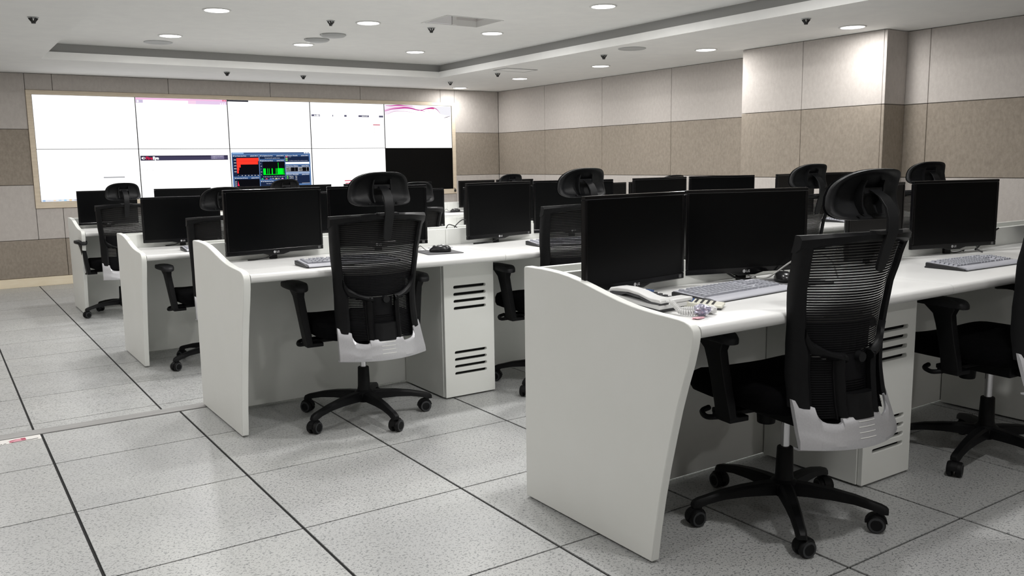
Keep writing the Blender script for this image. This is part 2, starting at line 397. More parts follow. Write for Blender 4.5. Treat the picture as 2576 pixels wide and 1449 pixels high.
# sprinklers, speakers, detectors and covers on the ceiling
sp0 = None
SPK = [((.374, 2.374, ZC), 'sprinkler head alone in the left ceiling border'), ((2.492, 5.271, ZC), 'sprinkler head above the video wall, left one'),
       ((3.357, 5.282, ZC), 'sprinkler head above the video wall, middle one'), ((5.269, 5.243, ZC), 'sprinkler head beside the corner downlight'),
       ((5.224, 4.079, ZC), 'sprinkler head beside the square ceiling cover'), ((5.216, 2.184, ZC), 'sprinkler head beside the round flush speaker at right'),
       ((5.153, -.195, ZC), 'sprinkler head nearest the camera, by the pillar downlight'), ((2.539, 2.449, ZU), 'sprinkler head in raised ceiling between two downlights'),
       ((3.439, 2.387, ZU), 'sprinkler head in raised ceiling beside the open hatch')]
def sprinkler(loc, label):
    t = thing('sprinkler', label, 'sprinkler', loc, 0, 'ceiling sprinklers')
    MB().use(MT['trimgrey']).lathe([(.0005, 0), (.036, 0), (.034, -.005), (.02, -.008), (.0005, -.008)], 20).obj('escutcheon', t, 30)
    q = MB().use(MT['sprink'])
    for k in range(6): a = k*PI/3; q.cyl((.027*math.cos(a), .027*math.sin(a), -.008), (.010*math.cos(a), .010*math.sin(a), -.030), .0055, .0055, 6)
    q.obj('frame_arms', t, 40)
    q = MB().use(MT['sprink']); q.lathe([(.0005, -.026), (.012, -.026), (.015, -.032), (.013, -.042), (.0005, -.043)], 16); q.obj('deflector', t, 40)
    return t
for loc, lab in SPK:
    if sp0 is None: sp0 = sprinkler(loc, 'black '+lab)
    else: dup(sp0, loc, 0, 'black '+lab)
def ceiling_speaker(loc, label):
    t = thing('ceiling_speaker', label, 'speaker', loc, 0, 'flush ceiling speakers')
    MB().use(MT['trimgrey']).lathe([(.112, 0), (.128, 0), (.128, -.004), (.12, -.007), (.112, -.005)], 40).obj('rim', t, 30)
    MB().use(MT['ceil']).lathe([(.0005, -.003), (.111, -.003), (.111, 0), (.0005, 0)], 40).obj('grille', t)
    return t
cs = ceiling_speaker((1.607, 4.377, ZU), 'round flush ceiling speaker in raised ceiling near the video wall')
dup(cs, (5.141, 1.695, ZC), 0, 'round flush ceiling speaker in the right ceiling border')
def detector(loc, label):
    t = thing('ceiling_diffuser', label, 'detector', loc, 0, 'domed grey ceiling discs')
    MB().use(MT['trimgrey']).lathe([(.0005, 0), (.115, 0), (.118, -.008), (.10, -.02), (.05, -.028), (.0005, -.03)], 36).obj('disc', t, 40)
    MB().use(MT['trimwhite']).cyl((-.112, -.02, -.008), (-.122, -.03, -.012), .006, n=8).obj('indicator', t, 30)
    return t
d1 = detector((2.835, 3.511, ZU), 'domed grey ceiling disc, the one nearer the video wall')
dup(d1, (2.851, 3.158, ZU), 0, 'domed grey ceiling disc, the one farther from the video wall')
t = thing('access_cover', 'thin square access cover flush in the right ceiling border', 'cover', (5.214, 3.70, ZC))
MB().use(MT['ceil']).box(-.2, .2, -.12, .12, -.004, 0).obj('panel', t)
q = MB().use(MT['trimgrey'])
q.box(-.21, .21, -.13, -.12, -.006, 0); q.box(-.21, .21, .12, .13, -.006, 0); q.box(-.21, -.2, -.12, .12, -.006, 0); q.box(.2, .21, -.12, .12, -.006, 0); q.obj('frame', t)

# ------------------------------------------------------------------ video wall: pale wooden surround and 5 x 2 displays
X0W, PXW, Z0W, ZMW, Z1W = .69, 1.0362, .824, 1.395, 1.977
t = thing('screen_surround', 'pale wooden frame around the video wall on felt panels', 'frame')
q = MB().use(MT['wood']); q.box(FX0, FX1, YW-.014, YW+.15, Z1W, FZ1); q.obj('top_rail', t, bevel=.002)
q = MB().use(MT['wood']); q.box(FX0, FX1, YW-.014, YW+.15, FZ0, Z0W); q.obj('bottom_rail', t, bevel=.002)
q = MB().use(MT['wood']); q.box(FX0, X0W, YW-.014, YW+.15, Z0W, Z1W); q.obj('side_rail', t, bevel=.002)
q = MB().use(MT['wood']); q.box(X0W+5*PXW, FX1, YW-.014, YW+.15, Z0W, Z1W); q.obj('side_rail', t, bevel=.002)
YS = YW-.004
WHT = em(1, 1, 1, 1.); LG_ = em(.80, .80, .82); GRY = em(.45, .45, .47); DK = em(.035, .035, .045)
NAVY = em(.012, .022, .06); NAVY2 = em(.03, .05, .12); BLUE = em(.10, .20, .42); LBL = em(.30, .48, .75)
RED = em(1, .035, .02, 1.); GRN = em(0, .95, .02, 1.); PINK = em(.92, .52, .78); PINK2 = em(.95, .68, .86); BLK = em(.004, .004, .006)
def display(c, r, label, fn, on=True):
    x0, x1 = X0W+c*PXW, X0W+(c+1)*PXW; z0, z1 = (ZMW, Z1W) if r == 0 else (Z0W, ZMW); b = .0045
    t = thing('wall_display', label, 'display', (x0, YW, z0), 0, 'displays of the video wall')
    q = MB().use(MT['mon'])
    q.box(0, x1-x0, .002, .09, 0, z1-z0)
    q.box(0, b, -.006, .002, 0, z1-z0); q.box(x1-x0-b, x1-x0, -.006, .002, 0, z1-z0); q.box(b, x1-x0-b, -.006, .002, 0, b*.6); q.box(b, x1-x0-b, -.006, .002, z1-z0-b*.6, z1-z0)
    q.obj('bezel', t)
    s_ = MB().use(WHT if on else MT['scr']); s_.rect(b, x1-x0-b, b*.6, z1-z0-b*.6, -.0005); s_.obj('screen', t, fix=False)
    if fn:
        q = MB(); fn(q); q.v = [(x-x0, y-YW, z-z0) for x, y, z in q.v]; tag(q.obj('screen_image', t, fix=False), kind='stuff')
yi = YW-.0012; yj = YW-.0020; yk = YW-.0028; yl = YW-.0036
def T(q, m, s, size, x, z, width=None, y=None, bold=0): q.use(m).text(s, size, (x, y or yk, z), width=width, bold=bold)
def wave(q, m, pts, w, y):
    P = [Vector((a, y, b)) for a, b in pts]; Q = [P[0]*2-P[1]]+P+[P[-1]*2-P[-2]]; o = []
    for i in range(1, len(Q)-2):
        for k in range(6):
            t_ = k/6; a, b, c, d = Q[i-1:i+3]; o.append(.5*((2*b)+(c-a)*t_+(2*a-5*b+4*c-d)*t_*t_+(3*b-a-3*c+d)*t_**3))
    o.append(P[-1]); n = len(o); q.use(m)
    vs = []
    for i, p in enumerate(o):
        f = w*(.25+.75*math.sin(PI*min(1, max(0, (i+.5)/n)))); vs += [p+Vector((0, 0, -f/2)), p+Vector((0, 0, f/2))]
    q.add(vs, [(2*i, 2*i+2, 2*i+3, 2*i+1) for i in range(n-1)])
def s00(q):
    T(q, GRY, 'Mail', .016, .705, 1.815, .04)
    for k in range(9): q.use(em(.93, .93, .93, 1.)).rect(.72, .72+.05+.02*(k % 3), 1.77-.022*k, 1.775-.022*k, yi)
def s01(q):
    q.use(GRY).rect(1.337, 1.558, 1.071, 1.086, yi)
    q.use(em(.80, .84, .90)).rect(X0W+.006, X0W+PXW-.006, .828, .848, yi)
    for k, c in enumerate([(.3, .5, .8), (.75, .8, .9), (.9, .75, .6), (.55, .7, .85), (.35, .65, .9), (.85, .6, .3), (.6, .6, .7), (.9, .8, .5)]):
        q.use(em(*c)).rect(X0W+.02+.052*k, X0W+.045+.052*k, .831, .845, yj)
def s10(q):
    q.use(PINK2).rect(1.732, 2.757, 1.915, 1.973, yi); q.use(PINK).rect(1.732, 2.757, 1.955, 1.973, yj)
    q.use(em(.82, .62, .86)).rect(2.40, 2.757, 1.915, 1.955, yj); q.use(em(.62, .55, .74)).rect(1.735, 1.81, 1.916, 1.950, yj)
    q.use(WHT).rect(1.812, 2.309, 1.915, 1.95, yk)
    q.use(WHT).add([(1.755+.012*math.cos(k*PI/6), yk, 1.933+.012*math.sin(k*PI/6)) for k in range(12)], [tuple(range(12))])
    q.use(em(.80, .16, .28)).rect(2.707, 2.754, 1.955, 1.972, yk); T(q, WHT, 'x', .02, 2.726, 1.959, y=yl)
    for k in range(3): q.use(WHT).rect(2.68+.024*k, 2.692+.024*k, 1.92, 1.932, yk)
def s11(q):
    q.use(em(.55, .85, .82)).add([(1.757+.014*math.cos(k*PI/8), yi, 1.343+.014*math.sin(k*PI/8)) for k in range(16)], [tuple(range(16))])
    q.use(WHT).add([(1.757+.010*math.cos(k*PI/8), yj, 1.343+.010*math.sin(k*PI/8)) for k in range(16)], [tuple(range(16))])
    T(q, LG_, 'Certificate error', .016, 1.99, 1.338, .08)
    q.use(em(.030, .026, .055)).rect(1.74, 2.735, 1.262, 1.318, yi); q.use(em(.055, .05, .10)).rect(1.9, 2.735, 1.266, 1.306, yj)
    q.use(em(.20, .18, .30)).rect(2.533, 2.688, 1.272, 1.314, yk)
    T(q, em(.75, .75, .82), 'Logged in as: admin', .014, 2.545, 1.299, .13, y=yl); T(q, em(.6, .6, .7), 'Logout', .014, 2.545, 1.280, .06, y=yl)
    n = 16
    q.use(WHT).add([(1.772+.021*math.cos(k*2*PI/n), yk, 1.289+.013*math.sin(k*2*PI/n)) for k in range(n)], [tuple(range(n))])
    q.use(em(.10, .02, .05)).add([(1.778+.009*math.cos(k*2*PI/n), yl, 1.289+.009*math.sin(k*2*PI/n)) for k in range(n)], [tuple(range(n))])
    T(q, em(.62, .02, .08), 'Fire', .046, 1.797, 1.274, .075, bold=.0022); T(q, WHT, 'Eye', .046, 1.874, 1.274, .066, bold=.0022)
    T(q, em(.72, .72, .72), 'FireEye 4310 Series', .030, 1.752, 1.142, .245); q.use(em(.8, .8, .8)).rect(1.75, 2.738, 1.130, 1.1325, yi)
def s20(q):
    q.use(DK).rect(2.768, 3.021, 1.956, 1.974, yi); T(q, GRY, 'Mail', .016, 2.785, 1.792, .04)
    for k in range(9): q.use(em(.93, .93, .93, 1.)).rect(2.80, 2.85+.02*(k % 3), 1.75-.022*k, 1.755-.022*k, yi)
def s21(q):
    R_ = lambda m, a, y=yi: q.use(m).rect(a[0], a[1], a[2], a[3], y)
    T(q, GRY, 'x', .02, 2.772, 1.366)
    R_(BLUE, (2.779, 3.775, .83, 1.349)); R_(em(.05, .09, .20), (2.93, 3.775, 1.331, 1.346), yj); R_(LBL, (2.787, 2.925, 1.331, 1.345), yj)
    for k in range(4): R_(WHT, (3.695+.022*k, 3.708+.022*k, 1.333, 1.346), yk)
    up_ = 'updated 2:40:13'
    def pane(a, title, hdr=.022):
        R_(NAVY, a, yj); R_(em(.04, .09, .22), (a[0], a[1], a[3]-hdr, a[3]), yk)
        w = a[1]-a[0]; T(q, WHT, title, .017, a[0]+.022, a[3]-hdr+.005, min(.17, w*.45), y=yl); T(q, WHT, up_, .017, a[1]-.105, a[3]-hdr+.005, .095, y=yl)
        R_(em(.9, .85, .75), (a[0]+.006, a[0]+.016, a[3]-.017, a[3]-.006), yl)
    pane((2.789, 3.108, 1.057, 1.318), 'Top 5 Attacks (Last Hour)'); R_(BLK, (2.834, 3.107, 1.08, 1.285), yk)
    for a, z0, z1 in ((3.107, 1.243, 1.281), (3.097, 1.203, 1.241), (2.881, 1.168, 1.2015), (2.862, 1.134, 1.1665), (2.854, 1.097, 1.1325)): R_(RED, (2.835, a, z0, z1), yl)
    for k, s in enumerate(('1700', '1500', '1275', '850', '425')): T(q, WHT, s, .015, 2.799, 1.254-.0355*k, .03, y=yl)
    for k in range(7): T(q, WHT, str(100*k), .013, 2.845+.04*k, 1.064, .016 if k else .005, y=yl)
    pane((2.797, 3.108, .83, 1.049), 'Attacks (Last 24 Hours)'); R_(BLK, (2.832, 3.106, .85, 1.02), yk)
    q.use(em(.85, .02, .08)).add([(2.832, yl, .944), (2.856, yl, .944), (2.846, yl, .975), (2.841, yl, 1.008), (2.836, yl, .975)], [(0, 1, 2, 3, 4)])
    for k in range(3): T(q, WHT, ('400', '300', '200')[k], .014, 2.80, .988-.024*k, .024, y=yl)
    pane((3.122, 3.437, 1.265, 1.318), 'Top 5 Applications (Last Hour)'); T(q, em(.75, .8, .95), 'No data found for specified criteria', .016, 3.185, 1.273, .19, y=yl)
    pane((3.118, 3.438, 1.013, 1.257), 'Application Events (Last 24 Hours)'); R_(BLK, (3.155, 3.432, 1.062, 1.232), yk)
    for a, b in ((3.159, 3.190), (3.211, 3.216), (3.231, 3.236), (3.265, 3.277), (3.316, 3.319), (3.326, 3.329), (3.339, 3.407), (3.411, 3.414), (3.420, 3.424)): R_(GRN, (a, b, 1.074, 1.150), yl)
    R_(GRN, (3.349, 3.354, 1.15, 1.220), yl); R_(GRN, (3.159, 3.432, 1.073, 1.078), yl)
    for k, s in enumerate(('2', '1.5', '1', '0.5', '0')): T(q, WHT, s, .014, 3.128, 1.208-.0345*k, y=yl)
    for k, s in enumerate('19 20 21 22 23 0 1 2 3 4 5 6 7'.split()): T(q, WHT, s, .013, 3.155+.0215*k, 1.044, .010, y=yl)
    for k, c in enumerate(((.05, .75, .25), (.75, .05, .15), (.15, .15, .75), (.8, .75, .35), (.85, .3, .8))):
        x = (3.143, 3.195, 3.247, 3.317, 3.397)[k]; q.use(em(*c)).add([(x+.014*math.cos(a*PI/8), yl, 1.017+.014*math.sin(a*PI/8)) for a in range(9)], [tuple(range(9))])
    for x, s in ((3.264, 'Web'), (3.336, 'Email')): T(q, WHT, s, .013, x, 1.021, y=yl)
    pane((3.118, 3.432, .93, 1.004), 'Top 5 High Alerts (Last Hour)'); T(q, em(.75, .8, .95), 'No data found', .016, 3.19, .958, .09, y=yl)
    pane((3.445, 3.757, 1.228, 1.318), 'Device Health')
    for k in range(3):
        R_(em(.6, .1, .15) if k == 0 else em(.3, .6, .2), (3.450, 3.476, 1.283-.022*k, 1.299-.022*k), yl)
    T(q, em(.5, .55, .7), '(1 of 2)', .014, 3.49, 1.285, .03, y=yl); T(q, em(.55, .6, .8), 'a-certificate-reminder-24, a-certificate-reminder', .015, 3.49, 1.238, .25, y=yl)
    R_(WHT, (3.447, 3.759, 1.201, 1.225), yl)
    pane((3.447, 3.758, 1.101, 1.190), 'Device Status'); R_(em(.45, .5, .62), (3.448, 3.758, 1.104, 1.165), yk)
    R_(BLK, (3.453, 3.606, 1.109, 1.160), yl); R_(BLK, (3.615, 3.752, 1.109, 1.160), yl)
    for k, s in enumerate(('Managed', 'Unmanaged', 'Failures')): T(q, WHT, s, .014, 3.456, 1.149-.017*k, .055, y=yl-.0006); T(q, WHT, '1', .013, 3.56, 1.149-.017*k, y=yl-.0006)
    for k, s in enumerate(('Active', 'Warning', 'Down')): T(q, WHT, s, .014, 3.618, 1.149-.017*k, .045, y=yl-.0006); T(q, WHT, '0', .013, 3.715, 1.149-.017*k, y=yl-.0006)
    R_(em(.45, .55, .75), (3.447, 3.758, 1.081, 1.095), yk)
    pane((3.447, 3.757, .955, 1.081), 'Unit Health')
    for k, (s, v) in enumerate((('Memory', '21%'), ('CPU', '4%'), ('Temperature', '41 C'), ('File system', '12%'))):
        R_(em(.15, .6, .1), (3.455, 3.474, 1.040-.021*k, 1.055-.021*k), yl); T(q, WHT, s, .015, 3.487, 1.042-.021*k, .055, y=yl); T(q, WHT, v, .015, 3.565, 1.042-.021*k, .024, y=yl)
    R_(em(.5, .5, .55), (3.65, 3.757, .958, .963), yl)
def s30(q):
    nv = em(.11, .105, .17)
    q.use(LG_).rect(3.93, 4.823, 1.8, 1.8025, yi)
    for a, b in ((3.818, 3.93), (4.101, 4.111), (4.264, 4.297), (4.463, 4.612), (4.758, 4.82)): q.use(nv).rect(a, b, 1.8, 1.824, yi)
    T(q, WHT, 'A-ED', .022, 3.852, 1.804, .07, bold=.001); T(q, WHT, 'SEARCH SET', .018, 4.51, 1.805, .085)
    q.use(em(.62, .10, .16)).rect(4.668, 4.769, 1.696, 1.708, yi)
    for k in range(4): T(q, em(.35, .33, .28), str((20, 28, 16, 7)[k]), .016, 4.670, 1.675-.028*k, .015)
    for k in range(7): T(q, em(.66, .66, .66), '17,%d' % (420+k*31), .014, 4.345, 1.655-.0405*k, .034)
    T(q, em(.55, .55, .55), 'Welcome admin', .014, 4.603, 1.765, .08); T(q, em(.9, .9, .9), 'Overview', .014, 3.86, 1.45, .08)
    T(q, GRY, '.', .03, 3.835, 1.868)
def s31(q):
    for k in range(8): T(q, em(.66, .66, .66), '17,%d' % (640+k*17), .014, 4.342, 1.368-.0405*k, .034)
    q.use(em(.70, .10, .16)).rect(4.233, 4.55, .969, .981, yi); q.use(em(.55, .05, .1)).rect(4.243, 4.55, .937, .948, yi); T(q, em(.9, .9, .9), 'Total', .02, 4.11, 1.035, .08)
def s40(q):
    q.use(em(.97, .88, .98)).add([(4.843, yi, 1.967), (4.843, yi, 1.83), (4.95, yi, 1.872), (5.1, yi, 1.905), (5.3, yi, 1.91), (5.3, yi, 1.967)], [(0, 1, 2, 3, 4, 5)])
    q.use(em(.93, .92, .97)).add([(5.62, yi, 1.93), (5.7, yi, 1.86), (5.86, yi, 1.83), (5.86, yi, 1.965), (5.62, yi, 1.96)], [(0, 1, 2, 3, 4)])
    q.use(em(.95, .72, .93)).add([(4.843, yj, 1.905), (4.843, yj, 1.875), (4.94, yj, 1.905), (5.03, yj, 1.92), (5.145, yj, 1.932), (5.05, yj, 1.942), (4.94, yj, 1.93)], [(0, 1, 2, 3, 4, 5, 6)])
    c1, c2, c3 = em(.55, .05, .32), em(.22, .16, .20), em(.80, .25, .50)
    wave(q, c3, [(4.843, 1.898), (4.94, 1.926), (5.04, 1.941), (5.145, 1.944), (5.239, 1.935), (5.309, 1.917), (5.38, 1.904)], 0.0090, yk)
    wave(q, c1, [(4.843, 1.885), (4.937, 1.911), (5.029, 1.923), (5.145, 1.934), (5.239, 1.93), (5.309, 1.915), (5.38, 1.906), (5.45, 1.897)], 0.0165, yl)
    wave(q, c1, [(5.34, 1.904), (5.414, 1.913), (5.477, 1.931), (5.549, 1.944), (5.598, 1.942), (5.646, 1.918), (5.693, 1.865)], 0.0135, yl)
    wave(q, em(.72, .08, .24), [(5.48, 1.928), (5.54, 1.938), (5.60, 1.93)], 0.0210, yk)
    wave(q, c1, [(4.86, 1.958), (4.939, 1.957), (5.008, 1.964), (5.077, 1.966), (5.147, 1.963), (5.264, 1.962)], 0.0150, yk)
    wave(q, c2, [(5.501, 1.932), (5.514, 1.895), (5.527, 1.861)], 0.0090, yl)
    wave(q, em(.70, .45, .62), [(4.861, 1.833), (4.907, 1.854), (4.949, 1.873), (5.005, 1.886), (5.12, 1.889), (5.214, 1.882), (5.355, 1.858)], 0.0075, yl)
    wave(q, c2, [(5.746, 1.807), (5.795, 1.822), (5.85, 1.834)], 0.0090, yl)
    T(q, em(.8, .8, .8), 'o', .02, 5.82, 1.47)
LB = 'video wall display, '
display(0, 0, LB+'upper row far left, almost blank white page', s00)
display(0, 1, LB+'lower row far left, white with taskbar along its bottom', s01)
display(1, 0, LB+'upper row, white browser window with pink title bar', s10)
display(1, 1, LB+'lower row, white page with dark header reading FireEye', s11)
display(2, 0, LB+'upper row centre, white page with short black strip', s20)
display(2, 1, LB+'lower row centre, dark dashboard with red and green charts', s21)
display(3, 0, LB+'upper row, white page with segmented dark navigation strip', s30)
display(3, 1, LB+'lower row, white page with a column of small figures', s31)
display(4, 0, LB+'upper row far right, pink ribbon wallpaper on white', s40)
display(4, 1, LB+'lower row far right, switched off and black', None, on=False)
t = thing('cable_end', 'small black cable end hanging at the right bottom frame corner', 'cable', (5.895, YW-.02, .80))
q = MB().use(MT['blackcable']); q.lathe([(.0005, -.02), (.012, -.017), (.016, 0), (.012, .017), (.0005, .02)], 14); q.tube([(0, 0, .018), (0, .002, .03), (-.02, .008, .036)], .003, 6); q.obj('plug', t, 40)

# ------------------------------------------------------------------ desks
PROF0 = [(0, .008), (0, .822), (-.004, .827), (-.012, .829), (-.05, .829), (-.10, .829), (-.15, .8275), (-.20, .8245), (-.25, .819), (-.30, .810), (-.35, .800), (-.40, .789), (-.45, .7785), (-.50, .769), (-.55, .7615), (-.60, .7565), (-.65, .753), (-.70, .751),
        (-.740, .749), (-.762, .746), (-.778, .7405), (-.789, .733), (-.7955, .724), (-.798, .714), (-.7975, .702), (-.793, .675), (-.780, .624), (-.760, .565), (-.738, .490), (-.717, .405), (-.695, .310), (-.675, .210), (-.658, .110), (-.645, .008)]
PROF = PROF0
def nose(y0):   # bullnose worktop profile (y,z) relative to the row's rear, top at .735
    p = [(-.203, .735), (-.203, .698)]
    for k in range(9): a = -PI/2-k*PI/8; p.append((y0+.0185+.0185*math.cos(a), .7165+.0185*math.sin(a)))
    return p
ROWS = [  # name, left x, rear y, floor, pitch, modules, cabinet offset
    ('nearest', 1.347, -2.009, 0., 1.28, 3, 1.018), ('second', .722, -.080, 0., 1.30, 4, 1.026), ('third', .730, 2.035, S, 1.30, 4, 1.033), ('farthest', .722, 4.46, S, 1.30, 4, 1.033)]
ORD = ['first', 'second', 'third', 'fourth']
def slot_loop(cx, cz, w, h, n=5):
    p = []
    for k in range(n+1): a = -PI/2+PI*k/n; p.append((cx+w/2-h/2+h/2*math.cos(a), cz+h/2*math.sin(a)))
    for k in range(n+1): a = PI/2+PI*k/n; p.append((cx-w/2+h/2+h/2*math.cos(a), cz+h/2*math.sin(a)))
    return p
CW = .296
mb, geo = plate([(0.003, .0), (CW, .0), (CW, .688), (0.003, .688)], [slot_loop(.153, z, .190, .0155) for z in (.560, .524, .488, .452, .226, .190, .154, .118)], .02, -.645)
mb.use(MT['lam']).add(*geo); DOOR = mb.mesh('vented_door')
CARC = MB().use(MT['lam']); CARC.box(0, .016, -.623, -.205, 0, .688); CARC.box(CW-.016, CW, -.623, -.205, 0, .688); CARC.box(.016, CW-.016, -.623, -.205, 0, .016)
CARC.box(.016, CW-.016, -.623, -.205, .672, .688); CARC.box(.016, CW-.016, -.22, -.205, .016, .672); CARC = CARC.mesh('carcass')
INS = MB().use(MT['slotblack']).box(.018, CW-.018, -.615, -.23, .018, .67).mesh('dark_interior')
DESKLOC = {}
for rname, xl, yr, zf, pitch, n, co in ROWS:
    for k in range(n):
        x0 = xl+(.032 if k == 0 else pitch*k+.001); x1 = xl+pitch*(k+1)-.001-(.031 if k == n-1 else 0)
        edge = ', with curved end panel' if k == 0 else (', at the far end' if k == n-1 else '')
        t = thing('desk', f'white desk section, {ORD[k]} from left in the {rname} row{edge}', 'desk', (0, yr, zf), 0, f'white desk sections of the {rname} row')
        top = MB().use(MT['lam_top']).prism_x(nose(-.798), x0, x1).obj('worktop', t, 40)
        MB().use(MT['lam']).box(x0, x1, -.2, -.182, .012, .825).obj('back_panel', t, bevel=.002)
        MB().use(MT['lam']).box(x0, x1, -.018, 0, .012, .822).obj('rear_panel', t, bevel=.002)
        if k == 0: MB().use(MT['lam']).prism_x(PROF, xl, xl+.03).obj('end_panel', t, 35, bevel=.003, seg=3)
        if k == n-1: MB().use(MT['lam']).prism_x(PROF, xl+pitch*n-.03, xl+pitch*n).obj('end_panel', t, 35, bevel=.003, seg=3)
        c0 = xl+co+pitch*k
        if k == n-1: c0 -= .057
        c = thing('desk_cabinet', f'white vented computer cabinet under the {ORD[k]} desk section of the {rname} row', 'cabinet', (c0, yr, zf+.008), 0, 'vented cabinets under the desks')
        put('carcass', CARC, c, .0015); put('vented_door', DOOR, c, .0015, seg=1); put('dark_interior', INS, c)

# ------------------------------------------------------------------ monitors
MW, MH, MZ0 = .510, .307, .0315
def monitor_proto():
    t = thing('monitor', '-', 'monitor')
    z0, z1 = MZ0, MZ0+MH; w = MW/2
    q = MB().use(MT['mon']); b = .013; c = .021
    q.box(-w, w, -.012, .006, z0, z0+c); q.box(-w, w, -.012, .006, z1-b, z1); q.box(-w, -w+b, -.012, .006, z0+c, z1-b); q.box(w-b, w, -.012, .006, z0+c, z1-b)
    chin = [(-.075, z0+.001), (-.055, z0-.004), (-.035, z0-.0095), (.035, z0-.0095), (.055, z0-.004), (.075, z0+.001)]
    q.add([(x, -.012, z) for x, z in chin]+[(x, .004, z) for x, z in chin], [(5, 4, 3, 2, 1, 0), (6, 7, 8, 9, 10, 11)]+[(i, i+1, 7+i, 6+i) for i in range(5)])
    q.obj('bezel', t, bevel=.0025)
    MB().use(MT['scr']).box(-w+b, w-b, -.0095, .006, z0+c, z1-b).obj('screen', t)
    q = MB().use(MT['monback'])
    ring = lambda y, f, dz: [(-w*f, y, z0+.012+dz), (w*f, y, z0+.012+dz), (w*f, y, z1-.012-dz), (-w*f, y, z1-.012-dz)]
    q.loft([ring(.006, .97, 0), ring(.022, .9, .02), ring(.038, .6, .06)]); q.obj('back_cover', t, bevel=.004)
    q = MB().use(MT['monback'])
    q.loft([[(-.019, y-.008, z), (.019, y-.008, z), (.019, y+.008, z), (-.019, y+.008, z)] for y, z in ((.030, .0), (.032, .05), (.040, .12))]); q.obj('stand_neck', t, bevel=.003)
    q = MB().use(MT['logo']); n = 20
    q.add([(-.013+.0062*math.cos(k*2*PI/n), -.0128, z0+.0055+.0062*math.sin(k*2*PI/n)) for k in range(n)], [tuple(range(n))])
    q.text('LG', .0125, (-.004, -.0128, z0+.0012), bold=.0004); q.obj('logo', t, fix=False)
    MB().use(MT['led']).box(w-.030, w-.016, -.0125, -.0118, z0+.004, z0+.016).obj('bezel_sticker', t)
    return t
mon0 = monitor_proto(); used = [False]
def monitor(row, x, yaw, label, dy=-.262):
    rname, xl, yr, zf = ROWS[row][:4]; loc = (x, yr+dy, zf+.735)
    if not used[0]: used[0] = True; mon0.location = loc; mon0.rotation_euler = (0, 0, math.radians(yaw)); mon0['label'] = label; mon0['group'] = 'black desk monitors'
    else: dup(mon0, loc, math.radians(yaw), label, 'black desk monitors')
MON = {0: [(1.618, 8), (2.165, -16.5), (2.96, 9), (3.565, -13.5), (4.46, 9), (5.0, -12)],
       1: [(1.045, 9.6), (1.590, -16), (2.335, 12.6), (2.865, -16), (3.565, 6), (4.135, -14), (4.90, 8), (5.50, -8)],
       2: [(1.108, -7), (1.66, -8), (2.32, 4), (2.905, -6), (3.60, 6), (4.18, -6), (4.90, 4), (5.45, -4)],
       3: [(1.03, 4), (1.695, -10), (2.40, 2), (2.935, -2), (3.58, 4), (4.12, -6), (4.985, 4), (5.52, -4)]}
for r in MON:
    for i, (x, yaw) in enumerate(MON[r]):
        monitor(r, x, yaw, f'black monitor, {"left" if i % 2 == 0 else "right"} of the pair at the {ORD[i//2]} seat in the {ROWS[r][0]} row')

# ------------------------------------------------------------------ office chairs
def interp(tab, z):
    if z <= tab[0][0]: return tab[0][1]
    for (a, b), (c, d) in zip(tab, tab[1:]):
        if z <= c:
            t_ = (z-a)/(c-a); t_ = t_*t_*(3-2*t_)*.35+t_*.65; return b+(d-b)*t_
    return tab[-1][1]
YC = [(.335, -.310), (.40, -.296), (.48, -.280), (.56, -.272), (.64, -.271), (.72, -.278), (.80, -.292), (.88, -.314), (.97, -.342)]
HW = [(.335, .203), (.42, .197), (.50, .191), (.62, .190), (.70, .194), (.78, .203), (.88, .213), (.97, .222)]
CV = [(.335, .065), (.45, .086), (.55, .094), (.72, .092), (.80, .100), (.97, .104)]
def yb(x, z): return interp(YC, z)+interp(CV, z)*(x/interp(HW, z))**2
def strip(q, A, B, n, th, off=0.):
    """ribbon between the (x,z) polylines A and B lying on the backrest surface, th thick towards -y"""
    rows = []
    for a, b in zip(A, B): rows.append([(a[0]+(b[0]-a[0])*i/n, a[1]+(b[1]-a[1])*i/n) for i in range(n+1)])
    rings = []
    for r in rows: rings.append([(x, yb(x, z)+off, z) for x, z in r]+[(x, yb(x, z)+off-th*(1 if 0 < i < n else .55), z) for i, (x, z) in reversed(list(enumerate(r)))])
    q.loft(rings)
